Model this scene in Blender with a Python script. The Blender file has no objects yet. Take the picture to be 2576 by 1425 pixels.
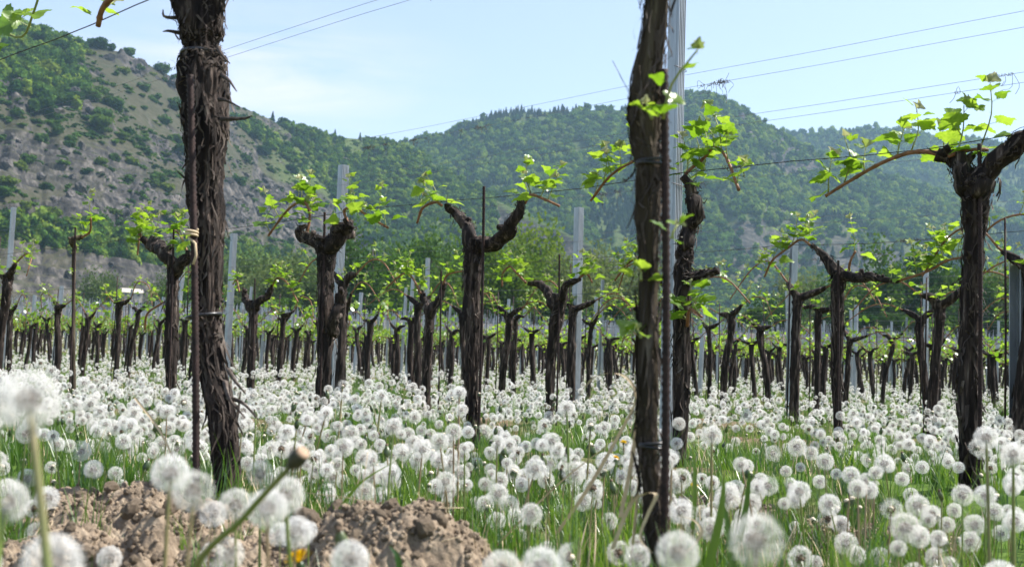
import bpy, math, random
import numpy as np
from mathutils import Matrix, Vector, Euler

# ------------------------------------------------------------------ camera, world, sun
SC = bpy.context.scene
COL = SC.collection
CZ = 0.36                                   # eye height above the grass
FPX = 3000.0                                # focal length in pixels of a 2575 wide picture
PITCH, ROLL = math.radians(5.0), math.radians(2.06)
cd = bpy.data.cameras.new('camera'); cam = bpy.data.objects.new('camera', cd); COL.objects.link(cam)
cd.sensor_width = 36.0; cd.lens = 36.0 * FPX / 2575.0
cd.clip_start = 0.05; cd.clip_end = 9000.0
cd.dof.use_dof = True; cd.dof.focus_distance = 5.0; cd.dof.aperture_fstop = 7.5
CAMR = Matrix.Rotation(math.pi / 2 + PITCH, 4, 'X') @ Matrix.Rotation(ROLL, 4, 'Z')
cam.matrix_world = Matrix.Translation((0, 0, CZ)) @ CAMR
SC.camera = cam

SUN_AZ, SUN_EL = math.radians(80), math.radians(54)
w = bpy.data.worlds.new('World'); SC.world = w; w.use_nodes = True
nt = w.node_tree; nt.nodes.clear()
wo = nt.nodes.new('ShaderNodeOutputWorld'); bg = nt.nodes.new('ShaderNodeBackground')
sky = nt.nodes.new('ShaderNodeTexSky'); sky.sky_type = 'NISHITA'; sky.sun_disc = False
sky.sun_elevation = SUN_EL; sky.sun_rotation = SUN_AZ
sky.altitude = 200; sky.air_density = 1.0; sky.dust_density = 1.3; sky.ozone_density = 1.6
# one thin cirrus bank low over the left hill, and a faint veil elsewhere
def wn(ty, **kw):
    n = nt.nodes.new(ty)
    for k, v in kw.items(): n.inputs[k].default_value = v
    return n
tc = nt.nodes.new('ShaderNodeTexCoord'); mp = nt.nodes.new('ShaderNodeMapping')
mp.inputs['Scale'].default_value = (4.0, 4.0, 26.0); mp.inputs['Rotation'].default_value = (0, math.radians(4), 0)
nz = wn('ShaderNodeTexNoise', Scale=1.3, Detail=6, Roughness=0.6, Distortion=0.4)
rp = nt.nodes.new('ShaderNodeValToRGB'); rp.color_ramp.elements[0].position = 0.36; rp.color_ramp.elements[1].position = 0.72
mp2 = nt.nodes.new('ShaderNodeMapping'); mp2.vector_type = 'POINT'
CLD = (-0.205, 0.958, 0.245)
sb = nt.nodes.new('ShaderNodeVectorMath'); sb.operation = 'SUBTRACT'; sb.inputs[1].default_value = CLD
sl = nt.nodes.new('ShaderNodeVectorMath'); sl.operation = 'MULTIPLY'; sl.inputs[1].default_value = (6.5, 4.0, 19.0)
ln = nt.nodes.new('ShaderNodeVectorMath'); ln.operation = 'LENGTH'
fr = wn('ShaderNodeMapRange'); fr.interpolation_type = 'SMOOTHSTEP'; fr.inputs['From Min'].default_value = 1.35; fr.inputs['From Max'].default_value = 0.1; fr.inputs['To Min'].default_value = 0.0; fr.inputs['To Max'].default_value = 0.6
mu = nt.nodes.new('ShaderNodeMath'); mu.operation = 'MULTIPLY'
mx = nt.nodes.new('ShaderNodeMix'); mx.data_type = 'RGBA'
L_ = nt.links.new
L_(tc.outputs['Generated'], mp.inputs['Vector']); L_(mp.outputs['Vector'], nz.inputs['Vector']); L_(nz.outputs['Fac'], rp.inputs['Fac'])
L_(tc.outputs['Generated'], sb.inputs[0]); L_(sb.outputs[0], sl.inputs[0]); L_(sl.outputs[0], ln.inputs[0]); L_(ln.outputs['Value'], fr.inputs['Value'])
L_(rp.outputs['Color'], mu.inputs[0]); L_(fr.outputs[0], mu.inputs[1]); ve = nt.nodes.new('ShaderNodeMath'); ve.operation = 'ADD'; ve.inputs[1].default_value = 0.18; ve.use_clamp = True; L_(mu.outputs[0], ve.inputs[0]); L_(ve.outputs[0], mx.inputs[0])
L_(sky.outputs['Color'], mx.inputs[6]); mx.inputs[7].default_value = (5.2, 4.75, 5.3, 1)
nt.links.new(mx.outputs[2], bg.inputs['Color']); bg.inputs['Strength'].default_value = 0.12
nt.links.new(bg.outputs[0], wo.inputs['Surface'])
sd = bpy.data.lights.new('sun', 'SUN'); sd.energy = 5.0; sd.angle = math.radians(0.5); sd.color = (1.0, 0.955, 0.89)
sun = bpy.data.objects.new('sun', sd); COL.objects.link(sun)
sdir = Vector((math.sin(SUN_AZ) * math.cos(SUN_EL), math.cos(SUN_AZ) * math.cos(SUN_EL), math.sin(SUN_EL)))
sun.rotation_euler = sdir.to_track_quat('Z', 'Y').to_euler(); sun.location = (30, 10, 60)
SC.view_settings.view_transform = 'Standard'; SC.view_settings.look = 'None'
SC.view_settings.exposure = 1.02; SC.view_settings.gamma = 1.0; SC.view_settings.use_curve_mapping = False
SC.cycles.use_denoising = True
SC.cycles.max_bounces = 8; SC.cycles.transmission_bounces = 4; SC.cycles.diffuse_bounces = 3; SC.cycles.volume_bounces = 1
SC.cycles.transparent_max_bounces = 4

# ------------------------------------------------------------------ helpers
rng = np.random.default_rng(11); R = random.Random(5)
CR3 = np.array(CAMR.to_3x3())
def ray(px, py):
    return CR3 @ np.array([(px - 1287.5) / FPX, (712.5 - py) / FPX, -1.0])
def at(px, py, depth):                       # a place seen in the photograph, at its distance
    return np.array([0, 0, CZ]) + ray(px, py) * depth

U = np.array([-0.697, 0.717]); N = np.array([0.717, 0.697])      # along the rows, across the rows
ROW0, ROWSP = 1.37, 2.13
ROWANG = math.atan2(U[1], U[0])
def rowd(k): return ROW0 + ROWSP * k
def rowpt(px, py, k, off=0.0):
    d = ray(px, py); t = (rowd(k) + off) / (N[0] * d[0] + N[1] * d[1])
    return np.array([0, 0, CZ]) + d * t
def rowxy(k, s): return N * rowd(k) + U * s

def vn(x, y, seed=0):
    x = np.asarray(x, float); y = np.asarray(y, float)
    ix = np.floor(x); iy = np.floor(y); fx = x - ix; fy = y - iy
    fx = fx * fx * (3 - 2 * fx); fy = fy * fy * (3 - 2 * fy)
    def h(a, b):
        q = np.sin(a * 127.1 + b * 311.7 + seed * 74.7) * 43758.5453
        return q - np.floor(q)
    return (h(ix, iy) * (1 - fx) + h(ix + 1, iy) * fx) * (1 - fy) + (h(ix, iy + 1) * (1 - fx) + h(ix + 1, iy + 1) * fx) * fy
def fbm(x, y, seed=0, o=4, g=0.5):
    s = 0; a = 1; t = 0
    for i in range(o):
        s = s + a * vn(np.asarray(x) * 2 ** i, np.asarray(y) * 2 ** i, seed + i * 7); t += a; a *= g
    return s / t
def vn3(x, y, z, seed=0):
    x = np.asarray(x, float); y = np.asarray(y, float); z = np.asarray(z, float)
    iz = np.floor(z); fz = z - iz; fz = fz * fz * (3 - 2 * fz)
    return _h3(x, y, iz, seed) * (1 - fz) + _h3(x, y, iz + 1, seed) * fz
def _h3(x, y, iz, seed):
    ix = np.floor(x); iy = np.floor(y); fx = x - ix; fy = y - iy
    fx = fx * fx * (3 - 2 * fx); fy = fy * fy * (3 - 2 * fy)
    def h(a, b):
        q = np.sin(a * 127.1 + b * 311.7 + iz * 57.31 + seed * 74.7) * 43758.5453
        return q - np.floor(q)
    return (h(ix, iy) * (1 - fx) + h(ix + 1, iy) * fx) * (1 - fy) + (h(ix, iy + 1) * (1 - fx) + h(ix + 1, iy + 1) * fx) * fy
def sstep(a, b, x):
    t = np.clip((np.asarray(x, float) - a) / (b - a), 0, 1); return t * t * (3 - 2 * t)

def gz(x, y):                                # the lie of the land
    x = np.asarray(x, float); y = np.asarray(y, float)
    t = np.clip(y - 2.5, 0, 150)
    z = 0.012 * t + 0.0003 * t * t
    q = N[0] * x + N[1] * y
    k = np.round((q - ROW0) / ROWSP); b = np.exp(-(((q - ROW0 - ROWSP * np.clip(k, 0, 60)) / 0.26) ** 2))
    near = np.clip(1 - (np.hypot(x, y) - 6) / 20, 0.0, 1)
    z = z + b * near * (0.06 + 0.05 * vn(x * 1.7, y * 1.7, 3))
    z = z + near * 0.03 * (fbm(x * 1.3, y * 1.3, 9, 3) - 0.5)
    return z

class MB:
    def __init__(s): s.V = []; s.F = []; s.M = []; s.n = 0
    def add(s, V, F, m=0):
        V = np.asarray(V, float).reshape(-1, 3); F = np.asarray(F, int)
        s.V.append(V); s.F.append(F + s.n); s.M.append(np.full(len(F), m, int)); s.n += len(V); return s
    def mesh(s, name, mats, smooth=True):
        me = bpy.data.meshes.new(name)
        V = np.concatenate(s.V); me.vertices.add(len(V)); me.vertices.foreach_set('co', V.ravel().astype(np.float32))
        tot = np.concatenate([np.full(len(f), f.shape[1], int) for f in s.F]); idx = np.concatenate([f.ravel() for f in s.F])
        st = np.concatenate([[0], np.cumsum(tot)[:-1]])
        me.loops.add(len(idx)); me.loops.foreach_set('vertex_index', idx.astype(np.int32))
        me.polygons.add(len(tot)); me.polygons.foreach_set('loop_start', st.astype(np.int32))
        for m in (mats if isinstance(mats, (list, tuple)) else [mats]): me.materials.append(m)
        me.polygons.foreach_set('material_index', np.concatenate(s.M).astype(np.int32))
        me.polygons.foreach_set('use_smooth', np.full(len(tot), smooth))
        me.update(calc_edges=True); me.validate(); return me
    def obj(s, name, mats, parent=None, smooth=True):
        return obj(name, s.mesh(name, mats, smooth), parent)
def obj(name, me, parent=None):
    o = bpy.data.objects.new(name, me); COL.objects.link(o)
    if parent is not None: o.parent = parent
    return o
def tag(o, label=None, cat=None, group=None, kind=None):
    if label: o['label'] = label
    if cat: o['category'] = cat
    if group: o['group'] = group
    if kind: o['kind'] = kind
    return o
def thing(name, label, cat, loc=(0, 0, 0), group=None):
    o = bpy.data.objects.new(name, None); COL.objects.link(o); o.location = loc; o.empty_display_size = 0.05
    return tag(o, label, cat, group)
def copy_tree(o, parent=None):
    c = o.copy(); COL.objects.link(c)
    if parent is not None: c.parent = parent
    for ch in o.children: copy_tree(ch, c)
    return c

def spline(P, n):                            # Catmull-Rom through points (any columns)
    P = np.asarray(P, float)
    if len(P) == 2: return P[0] + (P[1] - P[0]) * np.linspace(0, 1, n)[:, None]
    Q = np.vstack([2 * P[0] - P[1], P, 2 * P[-1] - P[-2]])
    u = np.linspace(0, len(P) - 1, n); i = np.minimum(u.astype(int), len(P) - 2); t = (u - i)[:, None]
    a, b, c, d = Q[i], Q[i + 1], Q[i + 2], Q[i + 3]
    return 0.5 * (2 * b + (c - a) * t + (2 * a - 5 * b + 4 * c - d) * t * t + (3 * b - a - 3 * c + d) * t ** 3)
def frames(P):
    T = np.gradient(P, axis=0); T /= np.maximum(np.linalg.norm(T, axis=1), 1e-9)[:, None]
    a = np.array([0.0, 0, 1]) if abs(T[0, 2]) < 0.8 else np.array([0.0, 1, 0])
    nrm = np.cross(T[0], a); nrm /= np.linalg.norm(nrm); A = []
    for t in T:
        nrm = nrm - t * nrm.dot(t); nrm /= max(np.linalg.norm(nrm), 1e-9); A.append(nrm)
    A = np.array(A); return T, A, np.cross(T, A)
def tube(P, rad, nr=8, fn=None, cap=True):
    P = np.asarray(P, float); n = len(P); rad = np.broadcast_to(np.asarray(rad, float), (n,))
    T, A, B = frames(P); th = np.arange(nr) / nr * 2 * math.pi
    r = rad[:, None] * np.ones((1, nr))
    if fn is not None: r = r * fn(np.broadcast_to(th, (n, nr)), np.linspace(0, 1, n)[:, None] * np.ones((1, nr)))
    V = P[:, None, :] + r[..., None] * (np.cos(th)[None, :, None] * A[:, None, :] + np.sin(th)[None, :, None] * B[:, None, :])
    i, j = np.meshgrid(np.arange(n - 1), np.arange(nr), indexing='ij'); j2 = (j + 1) % nr
    F = np.stack([i * nr + j, i * nr + j2, (i + 1) * nr + j2, (i + 1) * nr + j], -1).reshape(-1, 4)
    V = V.reshape(-1, 3)
    if cap:
        V = np.vstack([V, P[0], P[-1]]); a, b = n * nr, n * nr + 1; jj = np.arange(nr); j3 = (jj + 1) % nr
        C = np.vstack([np.stack([np.full(nr, a), j3, jj, jj], -1)[:, :3], np.stack([np.full(nr, b), (n - 1) * nr + jj, (n - 1) * nr + j3], -1)])
        return V, F, C
    return V, F, None
def addtube(mb, P, rad, nr=8, fn=None, m=0, cap=True):
    V, F, C = tube(P, rad, nr, fn, cap); b = mb.n; mb.add(V, F, m)
    if C is not None:
        mb.F.append(C + b); mb.M.append(np.full(len(C), m, int))
def box(mb, lo, hi, m=0):
    x0, y0, z0 = lo; x1, y1, z1 = hi
    V = [(x0, y0, z0), (x1, y0, z0), (x1, y1, z0), (x0, y1, z0), (x0, y0, z1), (x1, y0, z1), (x1, y1, z1), (x0, y1, z1)]
    mb.add(V, [(0, 3, 2, 1), (4, 5, 6, 7), (0, 1, 5, 4), (1, 2, 6, 5), (2, 3, 7, 6), (3, 0, 4, 7)], m)
def ico(sub):
    p = (1 + 5 ** 0.5) / 2
    V = [(-1, p, 0), (1, p, 0), (-1, -p, 0), (1, -p, 0), (0, -1, p), (0, 1, p), (0, -1, -p), (0, 1, -p), (p, 0, -1), (p, 0, 1), (-p, 0, -1), (-p, 0, 1)]
    F = [(0, 11, 5), (0, 5, 1), (0, 1, 7), (0, 7, 10), (0, 10, 11), (1, 5, 9), (5, 11, 4), (11, 10, 2), (10, 7, 6), (7, 1, 8), (3, 9, 4), (3, 4, 2), (3, 2, 6), (3, 6, 8), (3, 8, 9), (4, 9, 5), (2, 4, 11), (6, 2, 10), (8, 6, 7), (9, 8, 1)]
    V = [np.array(v) / np.linalg.norm(v) for v in V]
    for _ in range(sub):
        G = []; C = {}
        def mid(a, b):
            k = (min(a, b), max(a, b))
            if k not in C:
                m = V[a] + V[b]; V.append(m / np.linalg.norm(m)); C[k] = len(V) - 1
            return C[k]
        for a, b, c in F:
            d, e, f = mid(a, b), mid(b, c), mid(c, a); G += [(a, d, f), (b, e, d), (c, f, e), (d, e, f)]
        F = G
    return np.array(V), np.array(F)

# ------------------------------------------------------------------ materials
def mat(name): 
    m = bpy.data.materials.new(name); m.use_nodes = True; m.node_tree.nodes.clear()
    return m, m.node_tree
def nd(t, typ, **kw):
    n = t.nodes.new(typ)
    for k, v in kw.items():
        if k in n.inputs: n.inputs[k].default_value = v
        else: setattr(n, k, v)
    return n
def ramp(t, fac, stops):
    r = t.nodes.new('ShaderNodeValToRGB'); e = r.color_ramp.elements
    while len(e) < len(stops): e.new(0.5)
    for q, (p, c) in zip(e, stops): q.position = p; q.color = (*c, 1)
    t.links.new(fac, r.inputs[0]); return r.outputs[0]
def mixc(t, fac, a, b, mode='MIX'):
    m = t.nodes.new('ShaderNodeMix'); m.data_type = 'RGBA'; m.blend_type = mode
    for i, v in ((0, fac), (6, a), (7, b)):
        if hasattr(v, 'is_output'): t.links.new(v, m.inputs[i])
        else: m.inputs[i].default_value = v if i == 0 else (*v, 1)
    return m.outputs[2]
def noise_mat(name, stops, scale=5, detail=6, rough=0.9, stretch=(1, 1, 1), bump=0.0, bscale=None, metallic=0.0, rnd=0.0, spec=0.3, coord='Object', bdist=0.01):
    m, t = mat(name); o = nd(t, 'ShaderNodeOutputMaterial'); p = nd(t, 'ShaderNodeBsdfPrincipled')
    p.inputs['Roughness'].default_value = rough; p.inputs['Metallic'].default_value = metallic; p.inputs['Specular IOR Level'].default_value = spec
    c = nd(t, 'ShaderNodeTexCoord'); mp = nd(t, 'ShaderNodeMapping'); mp.inputs['Scale'].default_value = stretch
    t.links.new(c.outputs[coord], mp.inputs[0])
    n = nd(t, 'ShaderNodeTexNoise', Scale=scale, Detail=detail, Roughness=0.6); t.links.new(mp.outputs[0], n.inputs['Vector'])
    col = ramp(t, n.outputs['Fac'], stops)
    if rnd:
        oi = nd(t, 'ShaderNodeObjectInfo'); h = nd(t, 'ShaderNodeHueSaturation')
        mr = nd(t, 'ShaderNodeMapRange'); mr.inputs['To Min'].default_value = 1 - rnd; mr.inputs['To Max'].default_value = 1 + rnd
        t.links.new(oi.outputs['Random'], mr.inputs['Value']); t.links.new(mr.outputs[0], h.inputs['Value']); t.links.new(col, h.inputs['Color']); col = h.outputs[0]
    t.links.new(col, p.inputs['Base Color'])
    if bump:
        n2 = nd(t, 'ShaderNodeTexNoise', Scale=bscale or scale * 3, Detail=6, Roughness=0.65); t.links.new(mp.outputs[0], n2.inputs['Vector'])
        b = nd(t, 'ShaderNodeBump', Strength=bump, Distance=bdist); t.links.new(n2.outputs['Fac'], b.inputs['Height']); t.links.new(b.outputs[0], p.inputs['Normal'])
    t.links.new(p.outputs[0], o.inputs[0]); return m
def leaf_mat(name, ca, cb, tra, trb, fac=0.45, gloss=0.06, pos=False, scale=3.0, hue=0.03, val=0.3):
    # thin leaf: reflects and lets light through; hue varies from piece to piece
    m, t = mat(name); o = nd(t, 'ShaderNodeOutputMaterial')
    oi = nd(t, 'ShaderNodeObjectInfo'); c = nd(t, 'ShaderNodeTexCoord')
    n = nd(t, 'ShaderNodeTexNoise', Scale=scale, Detail=3); t.links.new(c.outputs['Object'], n.inputs['Vector'])
    ad = nd(t, 'ShaderNodeMath', operation='ADD'); t.links.new(n.outputs['Fac'], ad.inputs[0])
    mr = nd(t, 'ShaderNodeMapRange'); mr.inputs['To Min'].default_value = -0.35; mr.inputs['To Max'].default_value = 0.35
    t.links.new(oi.outputs['Random'], mr.inputs[0]); t.links.new(mr.outputs[0], ad.inputs[1])
    d = nd(t, 'ShaderNodeBsdfDiffuse'); tr = nd(t, 'ShaderNodeBsdfTranslucent'); g = nd(t, 'ShaderNodeBsdfGlossy', Roughness=0.35)
    t.links.new(ramp(t, ad.outputs[0], [(0.25, ca), (0.75, cb)]), d.inputs[0])
    t.links.new(ramp(t, ad.outputs[0], [(0.25, tra), (0.75, trb)]), tr.inputs[0])
    a = nd(t, 'ShaderNodeMixShader'); a.inputs[0].default_value = fac; t.links.new(d.outputs[0], a.inputs[1]); t.links.new(tr.outputs[0], a.inputs[2])
    b = nd(t, 'ShaderNodeMixShader'); b.inputs[0].default_value = gloss; t.links.new(a.outputs[0], b.inputs[1]); t.links.new(g.outputs[0], b.inputs[2])
    t.links.new(b.outputs[0], o.inputs[0]); return m

M = {}
M['bark'] = noise_mat('bark', [(0.34, (0.005, 0.003, 0.0025)), (0.52, (0.019, 0.012, 0.009)), (0.62, (0.075, 0.054, 0.043)), (0.73, (0.23, 0.195, 0.165))], scale=42, detail=8, stretch=(1, 1, 0.13), rough=0.85, bump=0.9, bscale=80, bdist=0.006)
M['bark_strip'] = noise_mat('bark_strip', [(0.32, (0.016, 0.011, 0.008)), (0.55, (0.06, 0.044, 0.034)), (0.75, (0.20, 0.165, 0.135))], scale=30, stretch=(1, 1, 0.2), rough=0.8)
M['young_bark'] = noise_mat('young_bark', [(0.3, (0.015, 0.010, 0.006)), (0.52, (0.05, 0.037, 0.022)), (0.75, (0.15, 0.125, 0.08))], scale=24, detail=8, stretch=(1, 1, 0.1), rough=0.85, bump=0.6, bscale=60, bdist=0.003)
M['cane'] = noise_mat('cane', [(0.3, (0.12, 0.05, 0.022)), (0.7, (0.30, 0.145, 0.07))], scale=40, rough=0.55, stretch=(1, 1, 1))
M['cut'] = noise_mat('cut_wood', [(0.3, (0.6, 0.4, 0.24)), (0.7, (0.75, 0.58, 0.4))], scale=60, rough=0.7)
M['shoot'] = noise_mat('shoot', [(0.3, (0.16, 0.2, 0.05)), (0.7, (0.3, 0.32, 0.1))], scale=30, rough=0.5)
M['leaf'] = leaf_mat('vine_leaf', (0.06, 0.13, 0.012), (0.15, 0.25, 0.03), (0.20, 0.38, 0.015), (0.40, 0.58, 0.045), fac=0.5, gloss=0.06, scale=9)
M['bud'] = leaf_mat('vine_bud', (0.22, 0.26, 0.09), (0.38, 0.36, 0.22), (0.3, 0.4, 0.08), (0.42, 0.44, 0.18), fac=0.4, gloss=0.03)
M['rust'] = noise_mat('rusty_steel', [(0.3, (0.012, 0.008, 0.007)), (0.7, (0.048, 0.027, 0.023))], scale=60, rough=0.7, metallic=0.25, bump=0.2)
M['zinc'] = noise_mat('galvanised', [(0.3, (0.26, 0.28, 0.30)), (0.7, (0.50, 0.53, 0.56))], scale=14, stretch=(1, 1, 0.35), rough=0.45, metallic=0.55, bump=0.05, spec=0.5)
M['wire'] = noise_mat('wire', [(0.3, (0.16, 0.15, 0.16)), (0.7, (0.27, 0.26, 0.27))], scale=20, rough=0.5, metallic=0.5)
M['wire_old'] = noise_mat('old_wire', [(0.3, (0.03, 0.028, 0.026)), (0.7, (0.09, 0.085, 0.08))], scale=20, rough=0.6, metallic=0.3)
M['tendril'] = noise_mat('dry_tendril', [(0.3, (0.035, 0.028, 0.025)), (0.7, (0.14, 0.11, 0.085))], scale=40, rough=0.85)
M['plastic'] = noise_mat('black_plastic', [(0.3, (0.008, 0.008, 0.009)), (0.7, (0.025, 0.025, 0.027))], scale=20, rough=0.35, spec=0.5)
M['pappus'] = leaf_mat('pappus', (0.84, 0.81, 0.76), (0.92, 0.90, 0.87), (0.84, 0.82, 0.77), (0.92, 0.90, 0.87), fac=0.45, gloss=0.02)
M['seed'] = noise_mat('seed', [(0.3, (0.075, 0.05, 0.032)), (0.7, (0.19, 0.135, 0.09))], scale=200, rough=0.9)
M['receptacle'] = noise_mat('receptacle', [(0.3, (0.55, 0.46, 0.33)), (0.7, (0.72, 0.64, 0.5))], scale=300, rough=0.9)
M['bract'] = leaf_mat('bract', (0.04, 0.075, 0.02), (0.09, 0.12, 0.035), (0.06, 0.1, 0.02), (0.1, 0.14, 0.03), fac=0.25)
M['dark_bract'] = noise_mat('dark_bract', [(0.3, (0.03, 0.03, 0.02)), (0.7, (0.075, 0.07, 0.045))], scale=200, rough=0.8)
M['tan_cap'] = noise_mat('tan_cap', [(0.3, (0.30, 0.19, 0.12)), (0.7, (0.5, 0.36, 0.25))], scale=250, rough=0.9)
M['stem'] = leaf_mat('dandelion_stem', (0.20, 0.27, 0.07), (0.34, 0.25, 0.15), (0.22, 0.30, 0.08), (0.34, 0.27, 0.16), fac=0.3, gloss=0.04, scale=6)
M['petal'] = leaf_mat('petal', (0.75, 0.5, 0.01), (0.85, 0.6, 0.02), (0.7, 0.45, 0.01), (0.8, 0.55, 0.01), fac=0.3)
M['grass'] = leaf_mat('grass', (0.034, 0.092, 0.012), (0.10, 0.18, 0.028), (0.08, 0.20, 0.012), (0.22, 0.35, 0.035), fac=0.42, gloss=0.06, scale=2.5)
M['straw'] = noise_mat('straw', [(0.3, (0.4, 0.3, 0.18)), (0.7, (0.62, 0.5, 0.33))], scale=30, rough=0.7)
M['soil'] = noise_mat('soil', [(0.3, (0.12, 0.09, 0.06)), (0.5, (0.235, 0.18, 0.125)), (0.72, (0.38, 0.305, 0.22))], scale=22, detail=9, rough=0.95, bump=0.9, bscale=120, bdist=0.006)
M['crown'] = leaf_mat('crown', (0.018, 0.046, 0.012), (0.055, 0.105, 0.022), (0.04, 0.09, 0.012), (0.10, 0.17, 0.025), fac=0.3, gloss=0.0, scale=0.35)
M['crown_pale'] = leaf_mat('crown_pale', (0.075, 0.115, 0.04), (0.15, 0.19, 0.07), (0.10, 0.15, 0.035), (0.2, 0.24, 0.07), fac=0.3, gloss=0.0, scale=0.35)
M['crown_lime'] = leaf_mat('crown_lime', (0.06, 0.105, 0.02), (0.13, 0.18, 0.03), (0.10, 0.16, 0.015), (0.2, 0.25, 0.03), fac=0.35, gloss=0.0, scale=0.35)
M['wood_leaf'] = leaf_mat('wood_leaf', (0.022, 0.058, 0.014), (0.075, 0.145, 0.026), (0.05, 0.11, 0.012), (0.13, 0.22, 0.025), fac=0.3, gloss=0.0, scale=0.35)
M['wood_lime'] = leaf_mat('wood_lime', (0.085, 0.15, 0.022), (0.17, 0.25, 0.04), (0.15, 0.23, 0.018), (0.28, 0.36, 0.035), fac=0.35, gloss=0.0, scale=0.35)
M['conifer'] = leaf_mat('conifer', (0.012, 0.026, 0.014), (0.028, 0.05, 0.022), (0.01, 0.02, 0.01), (0.02, 0.04, 0.015), fac=0.15, gloss=0.0, scale=0.4)
M['wood'] = noise_mat('tree_wood', [(0.3, (0.04, 0.03, 0.024)), (0.7, (0.11, 0.09, 0.07))], scale=3, rough=0.9)
M['rock'] = noise_mat('rock', [(0.28, (0.026, 0.025, 0.025)), (0.5, (0.072, 0.066, 0.062)), (0.72, (0.17, 0.15, 0.135))], scale=0.35, detail=9, rough=0.95, bump=0.6, bscale=0.8, bdist=0.8, rnd=0.2)
M['roof'] = noise_mat('pale_roof', [(0.3, (0.42, 0.38, 0.32)), (0.7, (0.55, 0.5, 0.43))], scale=1, rough=0.8)
M['plaster'] = noise_mat('plaster', [(0.3, (0.3, 0.27, 0.22)), (0.7, (0.42, 0.38, 0.32))], scale=1, rough=0.9)
M['pane'] = noise_mat('dark_pane', [(0.3, (0.02, 0.025, 0.03)), (0.7, (0.04, 0.05, 0.06))], scale=2, rough=0.1, spec=0.6)

def ground_mat():
    m, t = mat('meadow_ground'); o = nd(t, 'ShaderNodeOutputMaterial'); p = nd(t, 'ShaderNodeBsdfPrincipled', Roughness=0.95)
    p.inputs['Specular IOR Level'].default_value = 0.1
    c = nd(t, 'ShaderNodeTexCoord')
    n1 = nd(t, 'ShaderNodeTexNoise', Scale=1.1, Detail=6); n2 = nd(t, 'ShaderNodeTexNoise', Scale=14, Detail=6); n3 = nd(t, 'ShaderNodeTexNoise', Scale=0.05, Detail=4)
    for n in (n1, n2, n3): t.links.new(c.outputs['Object'], n.inputs['Vector'])
    soil = ramp(t, n2.outputs['Fac'], [(0.3, (0.085, 0.06, 0.035)), (0.7, (0.21, 0.155, 0.1))])
    gr = ramp(t, n2.outputs['Fac'], [(0.3, (0.035, 0.07, 0.012)), (0.7, (0.10, 0.16, 0.03))])
    f = ramp(t, n1.outputs['Fac'], [(0.40, (0, 0, 0)), (0.56, (1, 1, 1))])
    sp = nd(t, 'ShaderNodeSeparateXYZ'); t.links.new(c.outputs['Object'], sp.inputs[0]); fy = nd(t, 'ShaderNodeMapRange'); fy.inputs['From Min'].default_value = 96; fy.inputs['From Max'].default_value = 99; t.links.new(sp.outputs['Y'], fy.inputs[0])
    fy2 = nd(t, 'ShaderNodeMapRange'); fy2.inputs['From Min'].default_value = 152; fy2.inputs['From Max'].default_value = 150; t.links.new(sp.outputs['Y'], fy2.inputs[0]); fm = nd(t, 'ShaderNodeMath', operation='MULTIPLY'); t.links.new(fy.outputs[0], fm.inputs[0]); t.links.new(fy2.outputs[0], fm.inputs[1])
    tilled = ramp(t, n2.outputs['Fac'], [(0.3, (0.10, 0.085, 0.062)), (0.7, (0.17, 0.145, 0.11))])
    col = mixc(t, fm.outputs[0], mixc(t, f, soil, gr), tilled)
    t.links.new(col, p.inputs['Base Color'])
    b = nd(t, 'ShaderNodeBump', Strength=0.8, Distance=0.03); t.links.new(n2.outputs['Fac'], b.inputs['Height']); t.links.new(b.outputs[0], p.inputs['Normal'])
    t.links.new(p.outputs[0], o.inputs[0]); return m
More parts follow.
